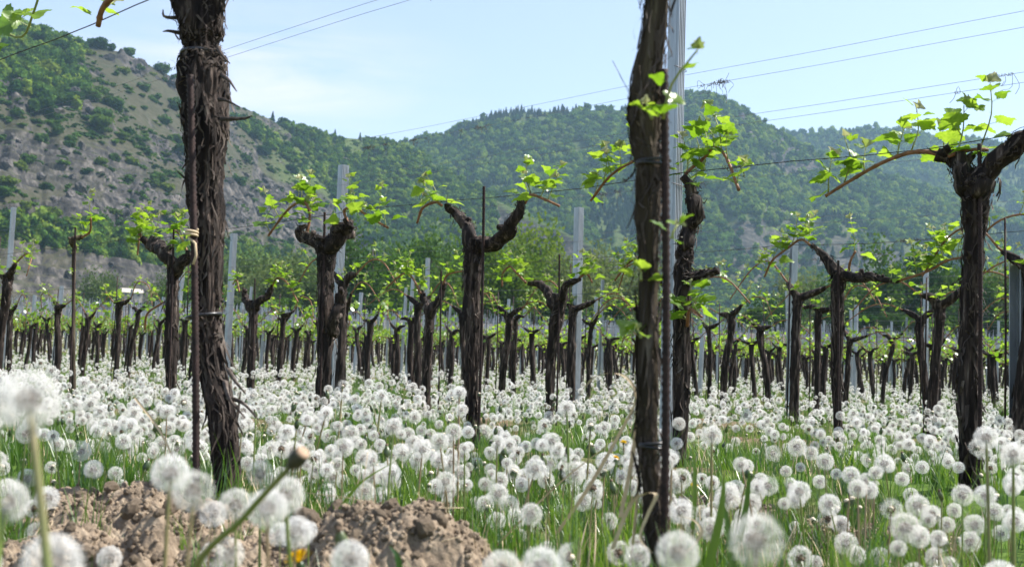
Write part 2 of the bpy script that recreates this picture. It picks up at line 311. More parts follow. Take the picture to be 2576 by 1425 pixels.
def hill_mat(name, forest=False):
    m, t = mat(name); o = nd(t, 'ShaderNodeOutputMaterial'); p = nd(t, 'ShaderNodeBsdfPrincipled', Roughness=0.95)
    p.inputs['Specular IOR Level'].default_value = 0.1
    c = nd(t, 'ShaderNodeTexCoord'); g = nd(t, 'ShaderNodeNewGeometry'); at_ = nd(t, 'ShaderNodeAttribute', attribute_name='mask')
    n1 = nd(t, 'ShaderNodeTexNoise', Scale=0.03, Detail=8, Roughness=0.65); n2 = nd(t, 'ShaderNodeTexNoise', Scale=0.35, Detail=8, Roughness=0.7); n3 = nd(t, 'ShaderNodeTexNoise', Scale=0.16, Detail=9, Roughness=0.7)
    for n in (n1, n2, n3): t.links.new(c.outputs['Object'], n.inputs['Vector'])
    gr = ramp(t, n1.outputs['Fac'], [(0.35, (0.034, 0.038, 0.017)), (0.52, (0.047, 0.047, 0.026)), (0.66, (0.030, 0.048, 0.015))])
    gr = mixc(t, 0.55, gr, ramp(t, n2.outputs['Fac'], [(0.35, (0.020, 0.026, 0.010)), (0.5, (0.050, 0.046, 0.030)), (0.68, (0.10, 0.088, 0.066))]))
    rk = ramp(t, n3.outputs['Fac'], [(0.36, (0.012, 0.012, 0.012)), (0.5, (0.045, 0.042, 0.040)), (0.66, (0.14, 0.125, 0.11))])
    sx = nd(t, 'ShaderNodeSeparateColor'); t.links.new(at_.outputs['Color'], sx.inputs[0])
    sn = nd(t, 'ShaderNodeSeparateXYZ'); t.links.new(g.outputs['Normal'], sn.inputs[0])
    st = nd(t, 'ShaderNodeMapRange'); st.inputs['From Min'].default_value = 0.66; st.inputs['From Max'].default_value = 0.48; t.links.new(sn.outputs['Z'], st.inputs[0])
    mxm = nd(t, 'ShaderNodeMath', operation='MAXIMUM'); t.links.new(sx.outputs[0], mxm.inputs[0]); t.links.new(st.outputs[0], mxm.inputs[1])
    grn = ramp(t, n2.outputs['Fac'], [(0.35, (0.03, 0.05, 0.014)), (0.65, (0.08, 0.105, 0.03))])
    gr = mixc(t, sx.outputs[1], gr, grn)
    col = mixc(t, mxm.outputs[0], gr, rk)
    t.links.new(col, p.inputs['Base Color'])
    b = nd(t, 'ShaderNodeBump', Strength=0.7, Distance=1.2); t.links.new(n3.outputs['Fac'], b.inputs['Height']); t.links.new(b.outputs[0], p.inputs['Normal'])
    t.links.new(p.outputs[0], o.inputs[0]); return m

# ------------------------------------------------------------------ the ground
nth, nrr = 260, 230
rr = 0.25 * (3000 / 0.25) ** (np.linspace(0, 1, nrr)); th = np.arange(nth) / nth * 2 * math.pi
Rg, Tg = np.meshgrid(rr, th, indexing='ij'); X = Rg * np.sin(Tg); Y = Rg * np.cos(Tg)
V = np.stack([X, Y, gz(X, Y)], -1).reshape(-1, 3)
i, j = np.meshgrid(np.arange(nrr - 1), np.arange(nth), indexing='ij'); j2 = (j + 1) % nth
F = np.stack([i * nth + j, (i + 1) * nth + j, (i + 1) * nth + j2, i * nth + j2], -1).reshape(-1, 4)[:, ::-1]
mb = MB(); mb.add(V, F); mb.add([(0, 0, float(gz(0, 0)))], np.zeros((0, 3), int))
mb.F.append(np.stack([np.full(nth, nrr * nth), np.arange(nth), (np.arange(nth) + 1) % nth], -1)); mb.M.append(np.zeros(nth, int))
ground = mb.obj('ground', ground_mat()); tag(ground, 'gently rising vineyard meadow ground', 'ground', kind='structure')

# ------------------------------------------------------------------ hills
class Hill: pass
def make_hill(name, ridge, Rpts, Fpts, nx, ny, amp, freq, seed, masker=None, over=0.35, power=1.0, label=''):
    az = []; el = []
    for px, py in ridge:
        d = ray(px, py); az.append(math.atan2(d[0], d[1])); el.append(d[2] / math.hypot(d[0], d[1]))
    pxaz = lambda q: np.arctan((np.asarray(q, float) - 1287.5) / FPX)
    A = np.linspace(az[0], az[-1], nx); T = np.concatenate([np.linspace(0, 1, ny), 1 + np.linspace(0, over, max(8, ny // 8))[1:]])
    AA, TT = np.meshgrid(A, T, indexing='ij')
    E = np.interp(AA, az, el)
    k = np.ones(9) / 9
    Rr = np.interp(AA, pxaz([p[0] for p in Rpts]), [p[1] for p in Rpts]); R0 = np.interp(AA, pxaz([p[0] for p in Fpts]), [p[1] for p in Fpts])
    r = R0 + (Rr - R0) * TT; zf = 4.0
    H = E * Rr + CZ - zf
    S = np.where(TT <= 1, TT ** power, 1 - 0.9 * (TT - 1))
    X = r * np.sin(AA); Y = r * np.cos(AA)
    z = zf + H * S
    wgt = np.clip(TT * 4, 0, 1) * np.clip((1.06 - TT) * 2.2, 0.08, 1)
    gully = np.abs(fbm(AA * 26, TT * 1.6, seed + 31, 3) - 0.5) * 2
    z = z + wgt * amp * (fbm(X / freq, Y / freq, seed, 5) - 0.5) * 2 - wgt * amp * 0.8 * (0.3 - gully).clip(0, 1) * 2
    h = Hill(); h.A, h.T, h.X, h.Y, h.nx, h.ny = A, T, X, Y, nx, len(T)
    h.px = 1287.5 + np.tan(AA) * FPX; h.v = (z - CZ) / r / np.maximum(E, 1e-3); h.t = TT
    rock = np.zeros_like(z); green = np.zeros_like(z)
    if masker: z, rock, green = masker(h, z, r)
    h.z = z; h.rock = rock
    V = np.stack([X, Y, z], -1).reshape(-1, 3); n2 = len(T)
    i, j = np.meshgrid(np.arange(nx - 1), np.arange(n2 - 1), indexing='ij')
    F = np.stack([i * n2 + j, (i + 1) * n2 + j, (i + 1) * n2 + j + 1, i * n2 + j + 1], -1).reshape(-1, 4)
    mb = MB(); mb.add(V, F); me = mb.mesh(name, hill_mat(name + '_ground'), True)
    ca = me.color_attributes.new('mask', 'FLOAT_COLOR', 'POINT')
    ca.data.foreach_set('color', np.stack([rock.ravel(), green.ravel(), np.zeros(rock.size), np.ones(rock.size)], -1).astype(np.float32).ravel())
    o = obj(name, me); tag(o, label, 'hill', kind='structure'); h.o = o; return h
def hill_sample(h, fa, ft):                   # fa, ft in grid fractions -> place on the hill
    i = fa * (h.nx - 1); j = ft * (h.ny - 1); a = np.minimum(i.astype(int), h.nx - 2); b = np.minimum(j.astype(int), h.ny - 2); u = i - a; v = j - b
    def g(Q): return (Q[a, b] * (1 - u) + Q[a + 1, b] * u) * (1 - v) + (Q[a, b + 1] * (1 - u) + Q[a + 1, b + 1] * u) * v
    return g(h.X), g(h.Y), g(h.z), g(h.px), g(h.v), g(h.t), g(h.rock)

def bump2(x, c, w): return np.exp(-((x - c) / w) ** 2)
def left_mask(h, z, r):
    px, v = h.px, h.v
    n = fbm(h.X / 40, h.Y / 40, 77, 4)
    # crag band that climbs to the right
    cen = np.interp(px, [-300, 60, 250, 420, 650, 800, 950, 1500], [0.42, 0.45, 0.50, 0.52, 0.66, 0.64, 0.52, 0.4])
    wid = np.interp(px, [-300, 40, 200, 650, 800, 900, 1000], [0.03, 0.05, 0.085, 0.17, 0.14, 0.06, 0.0]) + 1e-4
    rock = sstep(0.42, 0.62, bump2(v, cen, wid) * (0.36 + 0.9 * n))
    outc = sstep(0.63, 0.70, fbm(h.X / 26, h.Y / 26, 15, 4)) * sstep(0.5, 0.62, v) * (px < 760)
    rock = np.maximum(rock, outc)
    # broken faces: cells pushed up and out
    cell = fbm(h.X / 9, z / 5, 41, 4) ; cell2 = np.floor(fbm(h.X / 14, h.Y / 14, 5, 2) * 9) / 9
    z = z + rock * ((cell - 0.5) * 9 + (cell2 - 0.5) * 16)
    # terraces
    tm = sstep(0.40, 0.36, v) * sstep(0.18, 0.22, v) * sstep(480, 380, px)
    tm = np.maximum(tm, sstep(0.52, 0.55, v) * sstep(0.72, 0.68, v) * sstep(420, 300, px) * (1 - rock))
    tm = np.maximum(tm, sstep(1180, 1260, px) * sstep(0.99, 0.96, v) * sstep(0.72, 0.78, v))
    sp = 4.6; f = z / sp + 0.15 * fbm(h.X / 30, h.Y / 30, 3, 2); q = np.floor(f); fr = f - q
    zt = (q + 0.12 * fr + 0.88 * sstep(0.74, 0.94, fr)) * sp
    z = z * (1 - tm) + zt * tm
    rock = np.maximum(rock, tm * sstep(0.66, 0.76, fr) * sstep(1.0, 0.96, fr) * (0.35 + 0.65 * (n > 0.42)))
    green = sstep(600, 760, px) * sstep(0.66, 0.8, v) + sstep(820, 950, px) + sstep(0.47, 0.42, v) * sstep(0.30, 0.36, v)
    green = np.clip(green, 0, 1) * (1 - rock) * (1 - tm)
    return z, rock, green
ridgeL = [(-420, 60), (-200, 40), (0, 78), (60, 66), (180, 112), (300, 130), (380, 165), (440, 195), (520, 235), (600, 268), (680, 300), (760, 325), (870, 345), (960, 358), (1020, 372), (1060, 392), (1110, 424), (1200, 474), (1300, 532), (1400, 572), (1480, 612), (1560, 655), (1640, 720), (1720, 800), (1800, 900)]
HL = make_hill('hill', ridgeL, [(-420, 780), (0, 850), (450, 960), (900, 1250), (1100, 1200), (1500, 1000), (1800, 950)], [(-420, 380), (0, 400), (450, 480), (900, 700), (1100, 740), (1500, 800), (1800, 830)], 880, 430, 9, 70, 3, left_mask, label='steep bare left hillside with crags and terraces')
ridgeB = [(700, 470), (850, 420), (950, 385), (1010, 362), (1100, 343), (1200, 300), (1280, 286), (1400, 279), (1560, 276), (1640, 262), (1700, 242), (1770, 236), (1830, 252), (1880, 285), (1920, 316), (1960, 340), (2080, 390), (2250, 450), (2450, 520), (2700, 600), (2950, 700)]
def b_mask(h, z, r):
    n = fbm(h.X / 70, h.Y / 70, 51, 4)
    crag = sstep(0.5, 0.62, bump2(h.px, 2010, 90) * sstep(0.8, 0.92, h.v) * (0.5 + n)) + sstep(0.55, 0.65, bump2(h.px, 1880, 40) * sstep(0.88, 0.97, h.v) * (0.6 + n))
    crag = np.clip(crag, 0, 1)
    z = z + crag * (fbm(h.X / 14, z / 10, 4, 4) - 0.5) * 30
    bare = sstep(0.47, 0.6, fbm(h.X / 90, h.Y / 90, 23, 4)) * sstep(1780, 1880, h.px) * sstep(0.78, 0.6, h.v)
    h.bare = bare
    green = np.clip(1 - bare, 0, 1) * (1 - crag)
    return z, np.maximum(crag, bare * 0.85), green
HB = make_hill('hill', ridgeB, [(700, 1750), (2950, 1750)], [(700, 1000), (2950, 900)], 420, 200, 26, 190, 8, b_mask, label='wooded hill with a rounded summit across the valley')
ridgeC = [(1500, 420), (1800, 350), (1960, 342), (2050, 334), (2200, 318), (2300, 330), (2420, 348), (2500, 360), (2575, 380), (2750, 400), (2950, 430), (3200, 460)]
HC = make_hill('hill', ridgeC, [(1500, 2450), (3200, 2450)], [(1500, 1750), (3200, 1750)], 260, 120, 26, 240, 19, lambda h, z, r: (z, np.zeros_like(z), np.ones_like(z)), label='farthest wooded ridge, hazy blue, behind the rounded summit')

# ------------------------------------------------------------------ scattering (for what nobody could count)
def scatter(name, P, rot, scl, vid, groups, label, cat):
    me = bpy.data.meshes.new(name); me.vertices.add(len(P)); me.vertices.foreach_set('co', np.asarray(P, np.float32).ravel())
    a = me.attributes.new('rot', 'FLOAT_VECTOR', 'POINT'); a.data.foreach_set('vector', np.asarray(rot, np.float32).ravel())
    scl = np.asarray(scl, np.float32); scl = scl if scl.ndim == 2 else np.repeat(scl[:, None], 3, 1)
    a = me.attributes.new('scl', 'FLOAT_VECTOR', 'POINT'); a.data.foreach_set('vector', scl.ravel())
    a = me.attributes.new('vid', 'INT', 'POINT'); a.data.foreach_set('value', np.asarray(vid, np.int32))
    me.update(); o = obj(name, me); tag(o, label, cat, kind='stuff')
    g = bpy.data.node_groups.new(name, 'GeometryNodeTree')
    g.interface.new_socket('Geometry', in_out='INPUT', socket_type='NodeSocketGeometry'); g.interface.new_socket('Geometry', in_out='OUTPUT', socket_type='NodeSocketGeometry')
    gi = g.nodes.new('NodeGroupInput'); go = g.nodes.new('NodeGroupOutput'); jo = g.nodes.new('GeometryNodeJoinGeometry')
    def attr(nm, ty):
        n = g.nodes.new('GeometryNodeInputNamedAttribute'); n.data_type = ty; n.inputs[0].default_value = nm; return n.outputs[0]
    ar, as_, av = attr('rot', 'FLOAT_VECTOR'), attr('scl', 'FLOAT_VECTOR'), attr('vid', 'INT')
    for srcs in groups:
        j = g.nodes.new('GeometryNodeJoinGeometry')
        for s in reversed(srcs):                  # the join lists its last link first
            oi = g.nodes.new('GeometryNodeObjectInfo'); oi.transform_space = 'ORIGINAL'; oi.inputs['Object'].default_value = s; oi.inputs['As Instance'].default_value = True
            g.links.new(oi.outputs['Geometry'], j.inputs[0])
        ip = g.nodes.new('GeometryNodeInstanceOnPoints'); ip.inputs['Pick Instance'].default_value = True
        g.links.new(gi.outputs[0], ip.inputs['Points']); g.links.new(j.outputs[0], ip.inputs['Instance'])
        g.links.new(av, ip.inputs['Instance Index']); g.links.new(ar, ip.inputs['Rotation']); g.links.new(as_, ip.inputs['Scale'])
        g.links.new(ip.outputs[0], jo.inputs[0])
    g.links.new(jo.outputs[0], go.inputs[0])
    md = o.modifiers.new('scatter', 'NODES'); md.node_group = g; return o

# ------------------------------------------------------------------ trees
def leaf_quads(mb, P, size, r, m=0):
    n = len(P); a = r.normal(size=(n, 3)); a /= np.linalg.norm(a, axis=1)[:, None]
    b = np.cross(a, r.normal(size=(n, 3))); b /= np.linalg.norm(b, axis=1)[:, None]; c = np.cross(a, b)
    s = size * r.uniform(0.6, 1.35, n)[:, None]
    V = np.stack([P - b * s - c * s * 0.6, P + b * s * 0.2 - c * s, P + b * s + c * s * 0.5, P - b * s * 0.3 + c * s], 1).reshape(-1, 3)
    mb.add(V, np.arange(4 * n).reshape(-1, 4), m)
def crown_mesh(name, seed, n, lobes, size, material, core=True, flat=0.8, up=0.0, norm=False):
    r = np.random.default_rng(seed); mb = MB(); L = []
    for q in range(lobes):
        d = r.normal(size=3); d /= np.linalg.norm(d); c = d * r.uniform(0.25, 0.62) * np.array([1, 1, flat]); L.append((c + np.array([0, 0, up * r.uniform(-1, 1)]), r.uniform(0.26, 0.5)))
    per = n // lobes; P = []
    for c, q in L:
        d = r.normal(size=(per, 3)); d /= np.linalg.norm(d, axis=1)[:, None]
        # small clumps inside each lobe
        cl = r.normal(size=(9, 3)); cl /= np.linalg.norm(cl, axis=1)[:, None]
        d = d * 0.55 + cl[r.integers(0, 9, per)] * 0.75
        P.append(c + d * q * r.uniform(0.5, 1.08, (per, 1)) * np.array([1, 1, flat]))
    P = np.concatenate(P)
    if norm:
        lo, hi = np.quantile(P, 0.01, 0), np.quantile(P, 0.99, 0); P = (P - (lo + hi) / 2) / ((hi - lo) / 2)
    leaf_quads(mb, P, size, r)
    if core:
        V, F = ico(2)
        for c, q in L: mb.add(c + V * q * 0.72 * (0.8 + 0.5 * vn3(V[:, 0] * 3 + c[0] * 9, V[:, 1] * 3, V[:, 2] * 3, seed))[:, None] * np.array([1, 1, flat]), F)
    return mb.mesh(name, material, True)
def conifer_mesh(name, seed):
    r = np.random.default_rng(seed); mb = MB()
    for q in range(9):
        z0 = -0.8 + q * 0.2; R0 = 0.42 * (1 - q / 9.5) + 0.03; nq = 12
        a = np.arange(nq) / nq * 6.283 + r.uniform(0, 1); rad = R0 * r.uniform(0.6, 1.15, nq)
        V = np.vstack([np.stack([np.cos(a) * rad, np.sin(a) * rad, z0 - 0.08 * r.uniform(0, 1, nq)], -1), [(0, 0, z0 + 0.34)]])
        mb.add(V, [(i, (i + 1) % nq, nq) for i in range(nq)])
    return mb.mesh(name, M['conifer'], False)
shrubs = [crown_mesh('shrub', 100 + q, 1100, 6, 0.085, M['crown'], flat=0.85) for q in range(4)] + [crown_mesh('shrub', 120 + q, 1000, 6, 0.085, M['crown_lime'], flat=0.85) for q in range(2)]
forest = [crown_mesh('forest_crown', 140 + q, 420, 5, 0.13, M['wood_leaf' if q < 3 else 'wood_lime'], flat=0.95) for q in range(5)]
pines = [conifer_mesh('conifer', 160 + q) for q in range(2)]

r2 = np.random.default_rng(21)
# single shrubs and trees on the bare left slope
def hill_spot(px, vv, h=HL):
    fa = (math.atan((px - 1287.5) / FPX) - h.A[0]) / (h.A[-1] - h.A[0]); i = int(np.clip(fa * (h.nx - 1), 0, h.nx - 1))
    m = h.t[i] <= 1.0; j = int(np.argmin(np.abs(h.v[i][m] - vv))); return np.array([h.X[i, j], h.Y[i, j], h.z[i, j]])
src_shrubs = []
named = [  # place across the slope, photo height, radius in metres, kind
 (65, 175, 9, 4), (130, 165, 8, 0), (100, 120, 8, 1), (30, 110, 9, 1), (205, 92, 7.5, 1), (235, 108, 5, 2), (285, 120, 5.5, 0), (160, 205, 8, 0), (20, 190, 7, 4), (185, 250, 7, 1), (75, 275, 7, 0), (120, 245, 7, 2),
 (230, 300, 6.5, 0), (215, 325, 7, 5), (250, 268, 6, 1), (230, 232, 4, 0), (255, 185, 3, 3), (318, 160, 4, 2), (370, 165, 6, 1), (400, 200, 6.5, 2), (330, 215, 5, 3), (355, 240, 5, 3), (410, 255, 6, 2), (390, 300, 5, 1), (300, 330, 4, 0), (285, 345, 3.5, 5), (330, 350, 3.5, 1), (420, 350, 5, 0), (430, 385, 5, 0), (345, 380, 4, 2), (80, 345, 4, 0), (110, 330, 5, 2), (150, 350, 3, 1), (265, 400, 3.5, 0), (310, 400, 4, 5), (200, 430, 4, 2), (230, 410, 4, 5), (380, 455, 5, 0), (105, 470, 3, 0), (30, 430, 4, 4), (590, 300, 6, 0), (615, 340, 6, 0), (640, 380, 6, 1), (600, 400, 6, 2), (665, 345, 5, 3), (700, 370, 6, 0), (720, 330, 6, 5), (760, 345, 6, 1), (645, 480, 5, 2), (720, 430, 6, 0), (750, 500, 7, 1), (580, 470, 5, 0)]
for q, (px, py, rad, kd) in enumerate(named):
    yh = 975 + 0.036 * (px - 1287); yr = np.interp(px, [p[0] for p in ridgeL], [p[1] for p in ridgeL])
    p = hill_spot(px, (yh - py) / (yh - yr)); o = obj('hillside_shrub', shrubs[kd]); o.location = p + np.array([0, 0, rad * 0.45]); rad *= 1.3; o.scale = (rad * 1.15, rad * 1.15, rad); o.rotation_euler.z = R.uniform(0, 6.28)
    tag(o, 'round green tree or shrub standing alone on the bare hillside', 'shrub', 'shrubs dotted over the bare hillside')
    if q < 12: src_shrubs.append(o)
k = 0
while k < 270:
    fa, ft = r2.uniform(0.05, 0.62), r2.uniform(0.15, 0.88); x, y, z, px, v, t, rk = hill_sample(HL, np.array([fa]), np.array([ft]))
    if v[0] < 0.37 or t[0] > 1 or px[0] > 860: continue
    if fbm(x / 60, y / 60, 66, 3)[0] < 0.42 and r2.random() < 0.7: continue
    rad = r2.choice([1.4, 2.2, 3.0, 4.2, 5.5], p=[0.28, 0.25, 0.2, 0.15, 0.12]); o = obj('hillside_shrub', shrubs[r2.integers(0, 6)])
    o.location = (x[0], y[0], z[0] + rad * 0.35); o.scale = (rad * 1.2, rad * 1.2, rad * 0.9); o.rotation_euler.z = r2.uniform(0, 6.28); k += 1
    tag(o, 'low scrubby bush on the bare hillside', 'bush', 'low bushes on the bare hillside')
# crags
def rock_mesh(seed):
    r = np.random.default_rng(seed); V, F = ico(3)
    for q in range(26):                                        # cut flat faces
        d = r.normal(size=3); d /= np.linalg.norm(d); h = r.uniform(0.55, 0.85); k = V @ d - h; V = V - np.clip(k, 0, None)[:, None] * d
    V = V * (0.9 + 0.25 * vn3(V[:, 0] * 5, V[:, 1] * 5, V[:, 2] * 5, seed))[:, None]
    return MB().add(V, F).mesh('crag', M['rock'], False)
rocks = [rock_mesh(200 + q) for q in range(4)]; k = 0; tries = 0
while k < 170 and tries < 20000:
    tries += 1
    fa, ft = r2.uniform(0.05, 0.62), r2.uniform(0.15, 0.9); x, y, z, px, v, t, rk = hill_sample(HL, np.array([fa]), np.array([ft]))
    if rk[0] < 0.35 or t[0] > 1: continue
    s = r2.uniform(1.2, 4.2); o = obj('crag', rocks[k % 4]); o.location = (x[0], y[0], z[0] + s * 0.1); o.scale = (s * r2.uniform(0.8, 1.8), s * 0.9, s * r2.uniform(0.7, 1.5)); o.rotation_euler = (r2.uniform(-.4, .4), r2.uniform(-.4, .4), r2.uniform(0, 6.28)); k += 1
    tag(o, 'grey brown rock face jutting from the left hillside', 'rock', 'crags on the left hillside')
# woods
def woods(h, n, cond, rad, label, lo=0.0, hi=1.02, con=None, src=None):
    fa = r2.uniform(0, 1, n); ft = r2.uniform(lo, 1, n); x, y, z, px, v, t, rk = hill_sample(h, fa, ft)
    keep = cond(px, v, t, x, y) & ((rk < 0.4) | (h is HB)) & (t < hi); x, y, z, px, v, t = [q[keep] for q in (x, y, z, px, v, t)]; n = len(x)
    rd = rad * r2.uniform(0.65, 1.25, n); cn = con(px, v, t, x, y) if con else np.zeros(n, bool)
    vid = np.where(cn, r2.integers(5, 7, n), np.where(fbm(x / 150, y / 150, 12, 3) > 0.5, r2.integers(0, 5, n), r2.integers(0, 4, n)))
    P = np.stack([x, y, z + rd * 0.5], -1); S = np.stack([rd * np.where(cn, 1.15, 1.0), rd * np.where(cn, 1.15, 1.0), rd * np.where(cn, 0.85, 1.1)], -1)
    return scatter('wood', P, np.stack([np.zeros(n), np.zeros(n), r2.uniform(0, 6.28, n)], -1), S, vid, [src], label, 'wood')
fsrc = []
for q in range(5):
    p = hill_spot(1500 + 90 * q, 0.62 + 0.03 * q, HB); o = obj('forest_tree', forest[q]); o.location = p + np.array([0, 0, 4]); o.scale = (6, 6, 6.5)
    tag(o, 'broadleaf tree among the wood on the rounded hill', 'tree', 'trees of the hill wood'); fsrc.append(o)
for q in range(2):
    p = hill_spot(1300 + 110 * q, 0.985, HB); o = obj('conifer', pines[q]); o.location = p + np.array([0, 0, 6]); o.scale = (7, 7, 6.5)
    tag(o, 'dark pointed conifer on the wooded skyline', 'conifer', 'conifers on the skyline'); fsrc.append(o)
ridge_con = lambda px, v, t, x, y: ((t > 0.93) & (px > 1120) & (px < 1620) & (vn(x / 60, y / 60, 3) > 0.4)) | ((fbm(x / 120, y / 120, 29, 3) > 0.64) & (t < 0.9))
woods(HB, 15000, lambda px, v, t, x, y: (fbm(x / 90, y / 90, 23, 4) * (px > 1830) * (v < 0.72) < 0.5) | (r2.random(len(x)) < 0.22), 7.6, 'dense spring wood covering the rounded hill', con=ridge_con, src=fsrc)
woods(HC, 8000, lambda px, v, t, x, y: px > 1700, 8.5, 'dense wood on the farthest ridge', lo=0.3, con=lambda px, v, t, x, y: (fbm(x / 120, y / 120, 9, 3) > 0.66) & (t < 0.93), src=fsrc)
def lcond(px, v, t, x, y):
    n = fbm(x / 55, y / 55, 66, 4)
    a = (px > 560) & (v > np.interp(px, [560, 700, 820, 900], [0.93, 0.86, 0.78, 0.2])) & ((n > 0.36) | (px > 900))
    b = (v > 0.365) & (v < 0.45) & (px < 480) & (n > 0.33)
    c = (px > 480) & (v < 0.48) & (n > 0.3)
    d = (v > 0.80) & (px < 150 + 40 * n) & (n > 0.3)
    e = (px > 1240) & (v > 0.76)
    e2 = (px > 1020) & (px < 1180) & (v > 0.9) & (n < 0.52)
    return (a | b | c | d) & ~e & ~e2
woods(HL, 13000, lcond, 5.2, 'green wood and scrub on the flank of the craggy hill', lo=0.02, con=lambda px, v, t, x, y: (px > 640) & (px < 900) & (t > 0.9) & (vn(x / 30, y / 30, 8) > 0.4), src=fsrc)

n = 9000; fa = r2.uniform(0.03, 0.66, n); ft = r2.uniform(0.08, 1.0, n); x, y, z, px, v, t, rk = hill_sample(HL, fa, ft)
pn = fbm(x / 38, y / 38, 91, 4) * 0.6 + fbm(x / 11, y / 11, 92, 3) * 0.4
ok = (t < 1.0) & (px < 900) & (pn > 0.445 + 0.10 * ((v > 0.8) & (px > 180) & (px < 420)) + 0.05 * (rk > 0.4)) & ~((v > 0.18) & (v < 0.36) & (px < 440) & (r2.random(n) < 0.93)) & ~((v > 0.52) & (v < 0.72) & (px < 300) & (r2.random(n) < 0.75))
x, y, z = x[ok], y[ok], z[ok]; n = len(x); rd = 0.7 + 2.3 * r2.random(n) ** 2.2
scatter('scrub', np.stack([x, y, z + rd * 0.15], -1), np.stack([np.zeros(n), np.zeros(n), r2.uniform(0, 6.28, n)], -1), np.stack([rd * 1.4, rd * 1.4, rd * 0.8], -1), r2.integers(0, 3, n), [fsrc[:3]], 'low scrub and tussocks spread over the bare hillside', 'scrub')

# trees by the river
def limb_tree(mb, r, H, spread):
    top = np.array([0, 0, H * 0.8]); P = spline([(0, 0, -1), (r.uniform(-.3, .3), 0, H * 0.3), top], 10); addtube(mb, P, np.linspace(H * 0.024, H * 0.006, 10), 7)
    for q in range(9):
        z = H * r.uniform(0.25, 0.7); a = r.uniform(0, 6.28); L = spread * r.uniform(0.5, 0.9)
        e = np.array([math.cos(a) * L, math.sin(a) * L, z + L * r.uniform(0.3, 0.9)]); addtube(mb, spline([(0, 0, z), (e[0] * .5, e[1] * .5, z + (e[2] - z) * .35), e], 7), np.linspace(H * 0.009, H * 0.003, 7), 5)
tcrowns = [crown_mesh('crown', 300 + q, 7000, 13, 0.036, [M['wood_leaf'], M['crown_pale'], M['wood_lime'], M['wood_leaf']][q % 4], core=False, flat=1.0, up=0.35, norm=True) for q in range(8)]
def river_tree(px, top, wpx, dist, kd, label, squash=1.0):
    d = ray(px, 900); s = dist / math.hypot(d[0], d[1]); x, y = d[0] * s, d[1] * s; z0 = float(gz(x, y))
    e = ray(px, top); H = CZ + e[2] * dist / math.hypot(e[0], e[1]) - z0; W = wpx / FPX * dist * 0.5
    t = thing('river_tree', label, 'tree', (x, y, z0), 'trees along the river behind the vineyard')
    mb = MB(); limb_tree(mb, np.random.default_rng(int(px)), H, W); mb.obj('trunk', M['wood'], t)
    c = obj('crown', tcrowns[kd], t); hz = H * 0.52 * squash; c.location = (0, 0, H - hz * 0.98); c.scale = (W * 1.12, W * 1.12, hz); c.rotation_euler.z = px * 1.3
for a in [(470, 700, 130, 230, 4, 'dark bushy tree beside the thick trunk'), (600, 640, 160, 260, 1, 'pale willow low behind the vines'), (690, 650, 190, 220, 5, 'pale grey green willow beside the tall poplar'), (775, 670, 150, 200, 1, 'short pale willow near the poplar'),
          (925, 577, 165, 190, 0, 'tall slender dark green poplar'), (1020, 640, 150, 205, 3, 'dark green tree right of the poplar'), (1075, 598, 170, 215, 4, 'broad dark green tree between poplar and lime green crown'), (1150, 640, 150, 200, 0, 'dark tree behind the forked vine'),
          (1350, 573, 200, 210, 2, 'rounded lime green tree rising above its neighbours'), (1245, 628, 190, 160, 6, 'wide yellow green tree standing forward of the others'), (1330, 655, 180, 164, 6, 'second yellow green tree, lower, joined to the first'), (1440, 650, 150, 190, 5, 'olive half bare tree near the ribbed post'), (1530, 640, 150, 220, 1, 'greyish half bare tree right of the ribbed post'), (1600, 700, 140, 230, 7, 'dark low tree at the end of the belt'),
          (1955, 740, 130, 230, 7, 'low dark bush right of the gap'), (2030, 695, 130, 240, 5, 'olive bushy tree by the tilted post'), (2120, 705, 150, 230, 3, 'dark green tree under the arched cane'), (2245, 642, 175, 220, 0, 'tall dark green tree right of the arched cane vine'), (2340, 640, 150, 225, 4, 'dark green tree beside the thin metal post'), (2420, 690, 160, 215, 7, 'mid green tree behind the forked vine at right'), (2500, 690, 170, 220, 2, 'light green tree by the right field edge'), (2600, 680, 170, 215, 5, 'pale tree at the right end of the belt'),
          (230, 690, 90, 330, 5, 'small brownish tree under the terraces'), (268, 712, 60, 320, 1, 'small pale tree near the white roof'), (418, 700, 90, 280, 5, 'olive tree right of the white roof')]:
    river_tree(*a)
def hedge(px, top, wpx, dist):
    d = ray(px, 900); s = dist / math.hypot(d[0], d[1]); x, y = d[0] * s, d[1] * s; z0 = float(gz(x, y)); e = ray(px, top); H = CZ + e[2] * dist / math.hypot(e[0], e[1]) - z0
    o = obj('hedge_bush', shrubs[int(px) % 4]); o.location = (x, y, z0 + H * 0.42); o.scale = (wpx / FPX * dist * 0.62, wpx / FPX * dist * 0.62, H * 0.7); o.rotation_euler.z = px
    tag(o, 'dark bush in the shady hedge at the field edge', 'bush', 'bushes of the hedge behind the vineyard')
for px in list(range(440, 1660, 62)) + list(range(1900, 2680, 58)):
    hedge(px + R.uniform(-12, 12), (735 if px < 1700 else 765) + R.uniform(-18, 22), 95, 170 + R.uniform(-8, 8))
